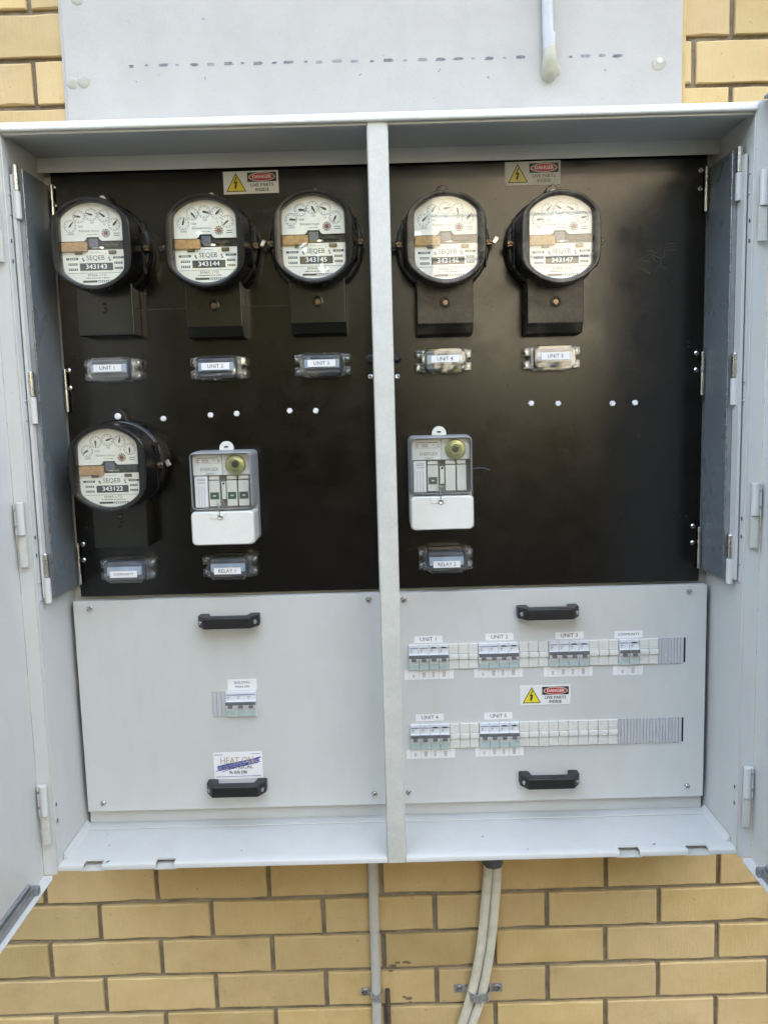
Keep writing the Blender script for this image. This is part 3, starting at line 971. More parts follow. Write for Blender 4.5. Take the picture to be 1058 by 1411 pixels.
# black meter boards
riv = {-1: [(-0.6175, 0.6138), (-0.6173, 0.5799), (-0.6139, 0.2693), (-0.6136, 0.2356), (-0.6101, -0.0737), (-0.611, -0.1061), (-0.0262, 0.2422)],
       1: [(0.6104, 0.6114), (0.6097, 0.5783), (0.6088, 0.2699), (0.6087, 0.2378), (0.6081, -0.0699), (0.608, -0.1037), (0.0264, 0.2409)]}
bolts = {-1: [(-0.4339, 0.1716), (-0.3412, 0.1761), (-0.29, 0.1776), (-0.1861, 0.1804), (-0.135, 0.179)], 1: [(0.2865, 0.1818), (0.339, 0.1804), (0.4453, 0.1775), (0.4893, 0.1777)]}
for s in (-1, 1):
    X = lambda a, b: (min(s * a, s * b), max(s * a, s * b))
    b = part(MB().box(*X(0.006, 0.622), YB, YB + 0.004, -0.181, 0.655, 0.0006, 1), 'meter_board', 'board')
    for (x, z) in riv[s]:
        part(MB().lathe([(0.0050, YB), (0.0048, YB - 0.0012), (0.0026, YB - 0.0026), (0.0012, YB - 0.0024)], (x, 0, z), 'y', 14), 'rivet', 'steel', b)
        part(MB().lathe([(0.0012, YB - 0.0025), (0.0011, YB - 0.0029)], (x, 0, z), 'y', 8), 'rivet_core', 'rubber', b)
    for (x, z) in bolts[s]:
        hx = MB().lathe([(0.0058, YB), (0.0058, YB - 0.0052), (0.0046, YB - 0.0062)], (x, 0, z), 'y', 6)
        part(hx, 'hex_bolt', 'paper', b, ang=20)
    # board hinges
    for z1 in (0.617, 0.272, -0.071):
        part(MB().lathe([(0.0030, z1), (0.0034, z1 - 0.001), (0.0034, z1 - 0.040)], (s * 0.6185, YB - 0.0075, 0), 'z', 12), 'hinge_pin', 'zinc', b)
        part(MB().lathe([(0.0040, z1 - 0.0405), (0.0042, z1 - 0.041), (0.0042, z1 - 0.082), (0.0036, z1 - 0.083)], (s * 0.6185, YB - 0.0075, 0), 'z', 12), 'hinge_knuckle', 'steel', b)
    # knob of the board latch beside the mullion
    kx = s * 0.0258
    part(MB().lathe([(0.0090, YB), (0.0092, YB - 0.003), (0.0070, YB - 0.004), (0.0070, YB - 0.011), (0.0066, YB - 0.015), (0.004, YB - 0.017)], (kx, 0, 0.2755), 'y', 20), 'latch_knob', 'black', b)
    # little keyholes and pin holes
    mb = MB()
    hol = [(-0.601, 0.297), (-0.601, 0.288), (-0.60, -0.040), (-0.588, -0.040), (-0.443, 0.171)] if s < 0 else [(0.592, 0.292), (0.592, 0.283), (0.582, -0.050), (0.594, -0.050)]
    for (x, z) in hol:
        mb.lathe([(0.0030, YB - 0.0004), (0.0016, YB - 0.0006)], (x, 0, z), 'y', 10)
    part(mb, 'hole_bush', 'rubber', b)
    mb = MB()
    if s < 0:
        z = 0.382
        x = -0.60
        while x < -0.03:
            L = rnd.uniform(0.02, 0.07)
            mb.line(x, z, x + L, z + rnd.uniform(-0.0006, 0.0006) + 0.0003, 0.0008, YB - 0.0003)
            x += L + rnd.choice((0, 0, 0.004))
        part(mb, 'scored_line', 'scratch_dim', b, smooth=False)
    else:
        r9 = random.Random(5)
        for k in range(9):
            x, z = 0.505 + r9.uniform(-0.01, 0.035), 0.452 + r9.uniform(-0.02, 0.016)
            a = r9.uniform(-0.6, 0.9)
            for j in range(4):
                L = r9.uniform(0.003, 0.007)
                x2, z2 = x + L * math.cos(a), z + L * math.sin(a)
                mb.line(x, z, x2, z2, 0.0005, YB - 0.0003)
                x, z = x2, z2
                a += r9.uniform(-0.7, 0.7)
        x, z = 0.495, 0.452
        for j in range(10):
            mb.line(x, z, x + 0.0055, z + 0.0035 * math.sin(j * 0.9), 0.0006, YB - 0.00034)
            x += 0.0055
            z += 0.0035 * math.sin(j * 0.9)
        part(mb, 'scrawled_mark', 'scratch', b, smooth=False)
        mb = MB()
        for zz in (0.478, 0.472, 0.466):
            mb.line(0.545, zz, 0.565, zz + 0.001, 0.0007, YB - 0.0003)
        part(mb, 'scored_line', 'scratch_dim', b, smooth=False)

# grey covers below the boards
scr = {-1: [(-0.5997, -0.2018), (-0.0422, -0.1977), (-0.6002, -0.6117), (-0.0421, -0.6065)], 1: [(0.0274, -0.1995), (0.5966, -0.1987), (0.0281, -0.6052), (0.5996, -0.6067)]}
cover = {}
for s in (-1, 1):
    X = lambda a, b: (min(s * a, s * b), max(s * a, s * b))
    e = MB().box(*X(0.004, 0.6325), YE, YE + 0.0025, -0.6295, -0.186, 0.0011, 2)
    e.box(*X(0.006, 0.6315), YE + 0.002, YE + 0.018, -0.188, -0.1865)
    e = part(e, 'cover_panel', 'paint')
    cover[s] = e
    for i, (x, z) in enumerate(scr[s]):
        mb = MB().lathe([(0.0062, YE), (0.0062, YE - 0.0010), (0.0045, YE - 0.0012), (0.0048, YE - 0.0030), (0.0034, YE - 0.0052), (0.001, YE - 0.0056)], (x, 0, z), 'y', 18)
        sc = part(mb, 'screw', 'steel', e)
        a = rnd.uniform(0.3, 1.2)
        mb = MB().line(x - 0.0042 * math.cos(a), z - 0.0042 * math.sin(a), x + 0.0042 * math.cos(a), z + 0.0042 * math.sin(a), 0.0012, YE - 0.0058)
        part(mb, 'screw_slot', 'rubber', e)


def handle(cx, cz, parent):
    pl = [(-0.0605, 0), (-0.0605, -0.020), (-0.046, -0.041), (0.046, -0.041), (0.0605, -0.020), (0.0605, 0), (0.040, 0), (0.036, -0.020), (-0.036, -0.020), (-0.040, 0)]
    mb = MB().prism([(cx + p[0], YE - 0.0002 + p[1]) for p in pl], cz - 0.0115, cz + 0.0115, 'z', bev=0.0028, seg=3)
    part(mb, 'handle', 'black', parent)
    for s in (-1, 1):
        # fixing screw sunk in the shoulder of each foot
        p0 = Vector((cx + s * 0.0537, YE - 0.0310, cz))
        n_ = Vector((s * 0.82, -0.57, 0)).normalized()
        mb = MB().tube([p0 - n_ * 0.002, p0 + n_ * 0.0012], 0.0042, 14)
        part(mb, 'handle_screw', 'zinc', parent)


handle(-0.3197, -0.229, cover[-1])
handle(-0.3208, -0.576, cover[-1])
handle(0.3120, -0.228, cover[1])
handle(0.3140, -0.576, cover[1])

# blanking modules in the breaker slots
PIT = 0.0200
blank_me = MB()
blank_me.box(-PIT / 2 + 0.0003, PIT / 2 - 0.0003, -0.004, 0, -0.026, -0.0062, 0.0008, 1)
blank_me.box(-PIT / 2 + 0.0003, PIT / 2 - 0.0003, -0.0075, 0, -0.0058, 0.0052, 0.0018, 2)
blank_me.box(-PIT / 2 + 0.0003, PIT / 2 - 0.0003, -0.004, 0, 0.0056, 0.026, 0.0008, 1)
for zz in (-0.016, 0.013, 0.020):
    blank_me.box(-PIT / 2 + 0.0006, PIT / 2 - 0.0006, -0.0045, -0.0039, zz - 0.0004, zz + 0.0004)
blank_me = blank_me.mesh('blank_module')
blank_me.materials.append(M['blank'])
ROW1, ROW2 = -0.3185, -0.4850


def blanks(x0, x1, z):
    n = max(1, round((x1 - x0) / PIT))
    for i in range(n):
        o = link('blank_module', blank_me, None, cover[1])
        o.location = (x0 + (i + 0.5) * (x1 - x0) / n - C0[0], YE - 0.0002 - C0[1], z - C0[2])
        o.scale.x = (x1 - x0) / n / PIT


blanks(0.1150, 0.1745, ROW1)
blanks(0.2555, 0.3152, ROW1)
blanks(0.3962, 0.4558, ROW1)
blanks(0.4968, 0.5360, ROW1)
blanks(0.1150, 0.1745, ROW2)
blanks(0.2550, 0.4555, ROW2)


def plate(x0, x1, z, parent, mat, pitch=0.0066):
    mb = MB()
    n = max(1, round((x1 - x0) / pitch))
    for i in range(n):
        a = x0 + i * (x1 - x0) / n
        b = x0 + (i + 1) * (x1 - x0) / n
        mb.box(a + 0.0004, b - 0.0004, YE - 0.0022, YE - 0.0002, z - 0.027, z + 0.027, 0.0004, 1)
    part(mb, 'blanking_plate', mat, parent)


plate(0.5365, 0.5870, ROW1, cover[1], 'blank_clear')
plate(0.4560, 0.5855, ROW2, cover[1], 'blank_clear')
plate(-0.3645, -0.3365, -0.405, cover[-1], 'blank_clear', 0.0095)
for x, z in ((0.5895, ROW1), (0.5880, ROW2)):
    part(MB().box(x - 0.0016, x + 0.0016, YE - 0.0006, YE - 0.0002, z - 0.0255, z + 0.0255), 'slot_gap', 'rubber', cover[1])

# ------------------------------------------------------------------ electricity meters
def meter(cx, cz, label, number, hands, body='bakelite', term='terminal_olive', plain=False, clip_tilt=0.0, lug=True):
    o = (cx, YB, cz)
    t = empty('electricity_meter', o, label, 'meter', 'round black electricity meters on the boards')
    # round base flange with a stepped lip
    MB().lathe([(0.0880, -0.002), (0.0885, -0.005), (0.0885, -0.022), (0.0870, -0.026), (0.0845, -0.0275), (0.083, -0.0275)], n=72).build('base_flange', body, t)
    MB().lathe([(0.0862, -0.0276), (0.0868, -0.0300), (0.0862, -0.0335), (0.084, -0.0350)], n=72).build('clamp_ring', body, t)
    # cover: round at the back, flat-sided at the front
    fr = clipped(0.0822, 0.0720)
    def sec(rad, hw, y, soft=0.006):
        return [(p[0], y, p[1]) for p in clipped(rad, hw, soft=soft)]
    mb = MB()
    rings = [sec(0.0828, 0.0810, -0.034, 0.004), sec(0.0826, 0.0775, -0.050, 0.005), sec(0.0824, 0.0735, -0.085, 0.006), sec(0.0822, 0.0722, -0.1010, 0.006), sec(0.0816, 0.0716, -0.1040, 0.006),
             sec(0.0800, 0.0698, -0.1058, 0.006), sec(0.0765, 0.0650, -0.1058, 0.006), sec(0.0742, 0.0585, -0.1046, 0.005), sec(0.0730, 0.0570, -0.1020, 0.004), sec(0.0728, 0.0566, -0.0890, 0.004)]
    mb.loft(rings, cap0=False, cap1=False)
    mb.build('cover', body, t, ang=28)
    mb = MB().flat([(p[0], p[1]) for p in clipped(0.0729, 0.0568, soft=0.004)], -0.0985)
    mb.build('glass', 'glass', t, smooth=False)
    # dark movement behind the gap between the two dial plates
    mb = MB().flat([(p[0], p[1]) for p in clipped(0.0727, 0.0565, soft=0.004)], -0.0860)
    mv = mb.build('movement', 'mech', t, smooth=False)
    mb = MB().lathe([(0.034, -0.0030), (0.034, 0.0)], (0.004, -0.0545, -0.003), 'z', 40)
    mb.build('rotor_disc', 'steel', mv)
    MB().box(-0.008, 0.0085, -0.0902, -0.0870, -0.004, 0.0105).build('magnet', 'fuse_core', mv)
    MB().box(0.012, 0.045, -0.0895, -0.0870, -0.003, 0.003).build('magnet', 'mech', mv)
    # dial plates: outline cut from the window outline
    win = clipped(0.0727, 0.0565, n=144, soft=0.004)
    Y = -0.0915
    upper = [p for p in win if p[1] >= 0.0062]
    notchp = [(-0.0165, 0.0062), (-0.0125, 0.0090), (-0.0105, 0.0132), (0.0105, 0.0132), (0.0125, 0.0090), (0.0165, 0.0062)]
    mb = MB().flat(upper + notchp, Y)
    dp = mb.build('dial_plate', 'dial', t, smooth=False)
    lower = sorted([p for p in win if p[1] <= -0.0075], key=lambda p: math.atan2(p[1] + 0.0075, p[0]))
    mb = MB().flat([p for p in win if p[1] <= -0.0075], Y)
    lp = mb.build('name_plate', 'dial', t, smooth=False)
    yi = Y - 0.0002
    dl = [(-0.0395, 0.0328), (-0.0224, 0.0492), (-0.0004, 0.0523), (0.0220, 0.0495), (0.0402, 0.0346)]
    mb = MB()
    for i, (x, z) in enumerate(dl):
        mb.ring(x, z, 0.0103, 0.0110, yi, 32)
        for k in range(10):
            a = 2 * math.pi * k / 10 + 0.2
            mb.line(x + 0.0072 * math.cos(a), z + 0.0072 * math.sin(a), x + 0.0092 * math.cos(a), z + 0.0092 * math.sin(a), 0.0011, yi)
    for s_, x, z in (('10000', -0.0395, 0.0188), ('1000', -0.0210, 0.0318), ('100', 0.0, 0.0380)):
        mb.text(s_, 0.0052, x, z, yi)
    mb.text('Kilowatt hours', 0.0062, -0.006, 0.0240, yi, sx=0.95)
    mb.line(-0.009, 0.0178, 0.006, 0.0178, 0.0006, yi)
    mb.flat([(0.005, 0.0169), (0.0095, 0.0178), (0.005, 0.0187)], yi)
    mb.text('10', 0.0048, 0.0222, 0.0345, yi)
    for z in (0.0190, 0.0152):
        mb.line(0.038, z, 0.049, z, 0.0013, yi)
    mb.build('printing', 'ink_dial', dp, smooth=False)
    mb = MB()
    for (x, z), a in zip(dl, hands):
        a = R(a)
        c_, s_ = math.cos(a), math.sin(a)
        pts = [(-0.0030, -0.0012), (0.001, -0.0018), (0.0050, -0.0013), (0.0100, -0.0003), (0.0100, 0.0003), (0.0050, 0.0013), (0.001, 0.0018), (-0.0030, 0.0012)]
        h = MB().flat([(x + p[0] * c_ - p[1] * s_, z + p[0] * s_ + p[1] * c_) for p in pts], yi - 0.0012)
        h.build('pointer', 'ink', dp, smooth=False)
    fl = MB()
    for k in range(12):
        a = 2 * math.pi * k / 12
        fl.flat([(0.0244 + r_ * math.cos(a + d), 0.0194 + r_ * math.sin(a + d)) for r_, d in ((0.0036, -0.13), (0.0080, -0.14), (0.0080, 0.14), (0.0036, 0.13))], yi - 0.0001)
    fl.build('test_wheel', 'ink', dp, smooth=False)
    MB().ring(0.0244, 0.0194, 0.0003, 0.0038, yi - 0.0003, 16).build('wheel_hub', 'ink_red', dp, smooth=False)
    MB().box(-0.0560, -0.0100, Y - 0.0050, Y + 0.003, -0.0125, 0.0042, 0.0012, 2).build('cork_block', 'cork', t)
    mb = MB()
    mb.text('SEQEB', 0.0118, 0.0028, -0.0236, yi)
    mb.text('EMAIL LTD', 0.0058, 0.004, -0.0540, yi, sx=1.25)
    mb.line(-0.05, -0.0500, 0.054, -0.0500, 0.0006, yi)
    for k in range(16):
        x = -0.017 + k * 0.0027
        mb.line(x, -0.0590, x + rnd.uniform(0.0012, 0.0022), -0.0590, 0.0016, yi)
    mb.line(-0.0165, -0.0140, -0.0165, -0.0185, 0.0005, yi)
    mb.line(0.022, -0.0140, 0.022, -0.0185, 0.0005, yi)
    mb.line(-0.0075, -0.0138, 0.012, -0.0138, 0.0005, yi)
    mb.build('printing', 'ink', lp, smooth=False)
    mb = MB()
    for z, (xl_, xr_) in ((-0.0246, (-0.0505, -0.0285)), (-0.0340, (-0.0470, -0.0305)), (-0.0432, (-0.0470, -0.0305))):
        mb.quad(xl_, xr_, z - 0.0019, z + 0.0019, yi)
        mb.quad(-xr_ + 0.006, min(-xl_ + 0.004, 0.0535), z - 0.0008, z + 0.0030, yi)
    mb.quad(-0.0265, 0.0335, -0.0458, -0.0324, yi)
    mb.quad(-0.0225, 0.0325, -0.0668, -0.0630, yi)
    for x, z in ((-0.0205, -0.0245), (-0.019, -0.0275), (0.027, -0.0235), (0.0285, -0.0275)):
        mb.ring(x, z, 0.0003, 0.0017, yi, 10)
    mb.build('number_plate', 'bar_ink', lp, smooth=False)
    mb = MB()
    mb.text(number, 0.0118, 0.0035, -0.0391, yi - 0.0002, sx=1.12, bold=0.00025)
    for k in range(8):
        x = 0.0035 + k * 0.0034
        mb.quad(x, x + 0.0020, -0.0662, -0.0637, yi - 0.0002)
    for z in (-0.0246, -0.0340, -0.0432):
        for k in range(4):
            mb.quad(-0.0450 + k * 0.0036, -0.0435 + k * 0.0036, z - 0.0010, z + 0.0010, yi - 0.0002)
            mb.quad(0.0385 + k * 0.0030, 0.0396 + k * 0.0030, z + 0.0002, z + 0.0020, yi - 0.0002)
    mb.build('number', 'white_ink', lp, smooth=False)
    for x in (-0.0270, 0.0345):
        MB().box(x - 0.007, x + 0.007, Y - 0.0030, Y - 0.0003, -0.0170, -0.0110, 0.0008, 1).build('bracket', 'copper' if x > 0 else 'mech', lp)
    # clamps at three and nine o'clock
    for s in (-1, 1):
        mb = MB().box(s * 0.0838 - 0.0058, s * 0.0838 + 0.0058, -0.049, -0.0355, -0.0055, 0.0055, 0.0012, 1)
        cl = mb.build('clamp', 'copper', t)
        for dx in (-0.0042, 0.0042):
            MB().lathe([(0.0030, -0.0490), (0.0030, -0.0515), (0.0018, -0.0525)], (s * 0.0838 + dx * 0.75, 0, 0.0008), 'y', 12).build('screw', 'copper', cl)
        if s > 0 and clip_tilt:
            q = MB().box(-0.0040, 0.0040, -0.0045, 0.0045, -0.0065, 0.0065, 0.0008, 1)
            ob = q.build('seal', 'zinc', t)
            ob.location = (0.0965, -0.040, 0.004)
            ob.rotation_euler.y = clip_tilt
        if s < 0 and clip_tilt:
            q = MB().box(-0.0035, 0.0035, -0.0045, 0.0045, -0.0060, 0.0060, 0.0008, 1)
            ob = q.build('seal', 'black', t)
            ob.location = (-0.0945, -0.036, 0.0)
            ob.rotation_euler.y = -clip_tilt
    # vertical ribs on the flat sides of the cover
    for s in (-1, 1):
        MB().box(s * 0.0776 - 0.0012, s * 0.0776 + 0.0012, -0.052, -0.036, -0.045, 0.045, 0.0008, 1).build('side_rib', body, t)
    if lug:
        pts = [(-0.021, 0.080), (-0.010, 0.106), (0, 0.1115), (0.010, 0.106), (0.021, 0.080)]
        mb = MB().prism(pts, -0.022, -0.002, bev=0.002, seg=2)
        lo = mb.build('hanging_lug', body, t)
        MB().lathe([(0.0062, -0.0221), (0.006, -0.0265), (0.003, -0.0275)], (0.001, 0, 0.0955), 'y', 14).build('lug_screw', 'paper', lo)
    # terminal cover
    hw = 0.0528
    if plain:
        mb = MB().box(-hw, hw, -0.050, -0.001, -0.158, -0.060, 0.0022, 2)
    else:
        pl = [(-0.001, -0.060), (-0.0505, -0.060), (-0.0505, -0.1475), (-0.047, -0.1510), (-0.041, -0.1650), (-0.001, -0.1680)]
        mb = MB().prism(pl, -hw, hw, 'x', bev=0.0022, seg=2)
    tc_ = mb.build('terminal_cover', term, t)
    if not plain:
        mb = MB().lathe([(0.0105, -0.0503), (0.0105, -0.0520), (0.0085, -0.0524), (0.0080, -0.0508)], (0, 0, -0.108), 'y', 24, cap1=False)
        mb.build('screw_collar', body, tc_)
        MB().lathe([(0.0062, -0.0504), (0.0062, -0.0530), (0.0045, -0.0545), (0.001, -0.0545)], (0.0003, 0, -0.1085), 'y', 16).build('screw', 'copper', tc_)
    else:
        mb = MB()
        for (x, z, q) in ((0.0, -0.100, 0.0035), (0.002, -0.108, 0.0025), (-0.001, -0.116, 0.0032), (0.003, -0.1125, 0.0018)):
            mb.box(x - q, x + q, -0.0512, -0.0504, z - q * 0.7, z + q * 0.7)
        mb.build('seal_residue', 'rubber', tc_)
        if number == '343122':
            MB().lathe([(0.0034, -0.0513), (0.0034, -0.0535), (0.002, -0.0545)], (0.001, 0, -0.096), 'y', 12).build('screw', 'copper', tc_)
    return t


meter(-0.5190, 0.4880, 'leftmost black electricity meter of the top row, numbered 343143', '343143', (50, 170, 165, 140, 50), plain=True)
meter(-0.3150, 0.4875, 'black electricity meter numbered 343144, second from the left in the top row', '343144', (75, -50, -10, 45, -140), clip_tilt=0.5)
meter(-0.1203, 0.4895, 'black electricity meter numbered 343145, just left of the central post in the top row', '343145', (-6, -6, -60, 155, -115))
meter(0.1180, 0.4820, 'dusty black electricity meter with glare, above the UNIT 4 fuse carrier', '343146', (45, 60, 5, -82, 50), body='bakelite_dusty', term='terminal_brown', clip_tilt=0.6)
meter(0.3245, 0.4775, 'dusty black electricity meter with strongest glare, above the UNIT 5 fuse carrier', '343147', (2, 48, 150, 150, 10), body='bakelite_dusty', term='terminal_brown')
meter(-0.5170, 0.0830, 'black electricity meter numbered 343122 alone in the lower row', '343122', (215, -90, 20, 80, -90), plain=True, clip_tilt=-0.4)

# ------------------------------------------------------------------ clear fuse carriers
def carrier(cx, cz, txt, label, low=False):
    o = (cx, YB, cz)
    t = empty('fuse_carrier', o, label, 'fuse carrier', 'clear plastic fuse carriers below the meters')
    hw, hh = 0.0420, 0.0235
    ch = 0.011
    def oc(k, y):
        a, b = hw * k, hh * k
        c = ch * k
        return [(-a + c, y, -b), (a - c, y, -b), (a, y, -b + c * 0.9), (a, y, b - c * 0.9), (a - c, y, b), (-a + c, y, b), (-a, y, b - c * 0.9), (-a, y, -b + c * 0.9)]
    mb = MB().loft([oc(1.0, -0.006), oc(1.0, -0.040), oc(0.97, -0.046), oc(0.90, -0.0505)])
    mb.build('clear_cover', 'clear', t, ang=20)
    mb = MB().box(-0.034, 0.034, -0.040, -0.003, -0.0175, 0.0175, 0.003, 2)
    core = mb.build('fuse_body', 'fuse_core', t)
    MB().box(-0.0335, 0.0335, -0.0475, -0.0402, -0.007, 0.0095, 0.002, 2).build('fuse_grip', 'fuse_blue', core)
    for zz in (-0.0125, 0.0135):
        MB().box(-0.030, 0.030, -0.0425, -0.0403, zz - 0.0018, zz + 0.0018, 0.0005, 1).build('rib', 'fuse_core' if zz > 0 else 'brk_toggle', core)
    # lower and upper clear terminal shrouds at each end
    for s in (-1, 1):
        for zs in (-1, 1):
            x0, x1 = sorted((s * 0.041, s * 0.0535))
            MB().box(x0, x1, -0.024, -0.002, zs * 0.012 - 0.0080, zs * 0.012 + 0.0080, 0.0018, 2).build('terminal_shroud', 'clear', t, ang=20)
            MB().lathe([(0.0036, -0.004), (0.0036, -0.016), (0.002, -0.017)], (s * 0.0475, 0, zs * 0.012), 'y', 12).build('terminal', 'zinc', t)
        x0, x1 = sorted((s * 0.036, s * 0.0445))
        MB().box(x0, x1, -0.030, -0.002, -0.021, 0.021, 0.002, 2).build('end_web', 'clear', t, ang=20)
    dz = -0.004 if low else 0.002
    lb = MB().box(-0.0262, 0.0262, -0.0514, -0.0508, dz - 0.0064, dz + 0.0064).build('label_strip', 'paper', t)
    MB().text(txt, 0.0098 if len(txt) < 8 else 0.0064, 0, dz, -0.0517).build('lettering', 'ink', lb, smooth=False)
    mb = MB()
    for k in range(7):
        x = -0.026 + k * 0.0052
        mb.box(x, x + rnd.uniform(0.002, 0.0042), -0.0509, -0.0506, -0.0158, -0.0158 + rnd.uniform(0.0012, 0.003))
    mb.build('moulded_print', 'brk_toggle', t)
    return t


for cx, cz, tx, lab, low in ((-0.5214, 0.2675, 'UNIT 1', 'leftmost clear fuse carrier of the upper row, strip reading UNIT 1', False), (-0.3176, 0.2655, 'UNIT 2', 'second clear fuse carrier from the left in the upper row, reading UNIT 2', False),
                             (-0.1172, 0.2658, 'UNIT 3', 'clear fuse carrier just left of the central post, strip reading UNIT 3', False), (0.1159, 0.2677, 'UNIT 4', 'clear fuse carrier just right of the central post, strip reading UNIT 4', False),
                             (0.3239, 0.2675, 'UNIT 5', 'rightmost clear fuse carrier of the upper row, strip reading UNIT 5', False), (-0.5168, -0.1232, 'COMMUNITY', 'clear fuse carrier with white strip reading COMMUNITY', True),
                             (-0.3144, -0.1220, 'RELAY 1', 'clear fuse carrier under the left-hand relay, strip reading RELAY 1', True), (0.1125, -0.1205, 'RELAY 2', 'clear fuse carrier under the right-hand relay, strip reading RELAY 2', True)):
    carrier(cx, cz, tx, lab, low)

# ------------------------------------------------------------------ ripple control relays
def relay(cx, cz, label, num, mods):
    o = (cx, YB, cz)
    t = empty('control_relay', o, label, 'relay', 'grey and white control relays')
    W2, Ht, Hb = 0.0610, 0.0885, -0.0895
    sp = -0.0235      # split between window and terminal cover
    out = rrect(0, (Ht + Hb) / 2, 2 * W2, Ht - Hb, 0.010)
    MB().prism(out, -0.002, -0.030, bev=0.0015).build('back_housing', 'relay_grey', t)
    # grey frame round the window
    mb = MB()
    def rr(w_, h_, r_, y, zc):
        return [(p[0], y, p[1]) for p in rrect(0, zc, w_, h_, r_)]
    zc = (Ht + sp) / 2
    hh = Ht - sp
    mb.loft([rr(2 * W2 - 0.001, hh, 0.010, -0.0301, zc), rr(2 * W2 - 0.004, hh - 0.001, 0.010, -0.070, zc), rr(2 * W2 - 0.008, hh - 0.004, 0.010, -0.0765, zc), rr(2 * W2 - 0.0105, hh - 0.007, 0.006, -0.0780, zc), rr(2 * W2 - 0.0120, hh - 0.009, 0.004, -0.0740, zc)], cap0=False, cap1=False)
    mb.build('window_frame', 'relay_grey', t)
    MB().flat(rrect(0, zc, 2 * W2 - 0.0110, hh - 0.008, 0.004), -0.0775).build('window', 'clear2', t, smooth=False)
    # white terminal cover
    z0, z1 = Hb, sp - 0.0008
    zc2, h2 = (z0 + z1) / 2, z1 - z0
    pl = [(-0.0301, z1), (-0.0800, z1), (-0.0815, z1 - 0.002), (-0.0815, z0 + 0.010), (-0.076, z0 + 0.001), (-0.045, z0 + 0.012), (-0.0301, z0 + 0.012)]
    mb = MB().loft([[(p[0], -0.0301, p[1]) for p in rrect(0, zc2 + 0.003, 2 * W2 - 0.001, h2 - 0.006, 0.006)], [(p[0], -0.066, p[1]) for p in rrect(0, zc2, 2 * W2 - 0.001, h2, 0.008)],
                    [(p[0], -0.078, p[1]) for p in rrect(0, zc2, 2 * W2 - 0.003, h2 - 0.001, 0.009)], [(p[0], -0.0812, p[1]) for p in rrect(0, zc2, 2 * W2 - 0.008, h2 - 0.005, 0.009)]])
    tcv = mb.build('terminal_cover', 'relay_white', t)
    MB().box(-0.0595, 0.0595, -0.0800, -0.0780, sp - 0.0005, sp + 0.0085, 0.0006, 1).build('clear_sill', 'clear2', t)
    # face behind the window
    F_ = -0.060
    MB().quad(-0.0555, 0.0555, sp + 0.003, Ht - 0.004, F_ + 0.012).build('recess', 'relay_dark', t, smooth=False)
    mb = MB().box(-0.0548, 0.0010, F_ - 0.004, F_ + 0.004, 0.0430, 0.0830, 0.001, 1)
    lp = mb.build('rating_plate', 'relay_plate', t)
    mb = MB()
    mb.text('ENERGEX', 0.0092, -0.0232, 0.0545, F_ - 0.0043, sx=0.86)
    mb.text(num, 0.0054, -0.0225, 0.0463, F_ - 0.0043)
    mb.build('lettering', 'ink_grey', lp, smooth=False)
    mb = MB()
    for z, a, b in ((0.0762, -0.047, -0.006), (0.0722, -0.047, -0.042), (0.0722, -0.036, -0.024), (0.0722, -0.015, -0.012), (0.0722, -0.006, -0.003), (0.0687, -0.047, -0.042), (0.0687, -0.036, -0.024), (0.0687, -0.006, -0.002)):
        x = a
        while x < b:
            L = rnd.uniform(0.0012, 0.0032)
            mb.quad(x, min(x + L, b), z - 0.0009, z + 0.0009, F_ - 0.0043)
            x += L + 0.0007
    mb.line(-0.048, 0.0660, 0.0, 0.0660, 0.0004, F_ - 0.0043)
    mb.build('fine_print', 'ink_grey', lp, smooth=False)
    MB().box(0.0015, 0.0548, F_ - 0.003, F_ + 0.004, 0.0430, 0.0830, 0.001, 1).build('dial_backing', 'relay_plate', t)
    kx, kz = 0.0275, 0.0630
    kn = MB().lathe([(0.0185, F_ - 0.0032), (0.0192, F_ - 0.0050), (0.0192, F_ - 0.0085), (0.0170, F_ - 0.0105), (0.0120, F_ - 0.0112), (0.0100, F_ - 0.0125), (0.0095, F_ - 0.0125), (0.0088, F_ - 0.0095)], (kx, 0, kz), 'y', 36).build('coding_knob', 'brass_knob', t)
    MB().lathe([(0.0065, F_ - 0.0096), (0.0060, F_ - 0.0120), (0.002, F_ - 0.0122)], (kx, 0, kz), 'y', 16).build('knob_hub', 'mech', kn)
    MB().box(-0.0530, -0.0285, F_ - 0.004, F_ + 0.006, -0.0185, 0.0415, 0.0008, 1).build('wiring_label', 'paper', t)
    mb = MB()
    for i in range(3):
        x = -0.0460 + i * 0.0055
        for k in range(9):
            z = 0.022 - k * 0.0042
            mb.line(x + 0.0010 * (k % 2), z, x + 0.0010 * ((k + 1) % 2), z - 0.0042, 0.0005, F_ - 0.0043)
    for z in (0.0365, 0.0335, 0.0290):
        mb.line(-0.047, z, -0.032, z, 0.0010, F_ - 0.0043)
    mb.build('diagram', 'ink_grey', t, smooth=False)
    for i, (x0, x1, kind) in enumerate(mods):
        q = MB().box(x0, x1, F_ - 0.003, F_ + 0.010, -0.0165, 0.0325, 0.0008, 1).build('relay_module', 'relay_cream', t)
        MB().box(x0 + 0.0005, x1 - 0.0005, F_ + 0.000, F_ + 0.010, 0.0345, 0.0415, 0.0005, 1).build('module_clip', 'relay_white', q)
        if kind:
            MB().box(x0 + 0.0020, x1 - 0.0020, F_ - 0.0037, F_ - 0.0028, -0.0030, 0.0105).build('green_tag', 'green_tag', q)
            MB().box((x0 + x1) / 2 - 0.0028, (x0 + x1) / 2 + 0.0028, F_ - 0.0040, F_ - 0.0037, 0.0025, 0.0050).build('tag_mark', 'paint', q)
    MB().box(-0.0020, 0.0060, F_ - 0.002, F_ + 0.010, -0.0030, 0.0300, 0.0006, 1).build('centre_bar', 'relay_cream', t)
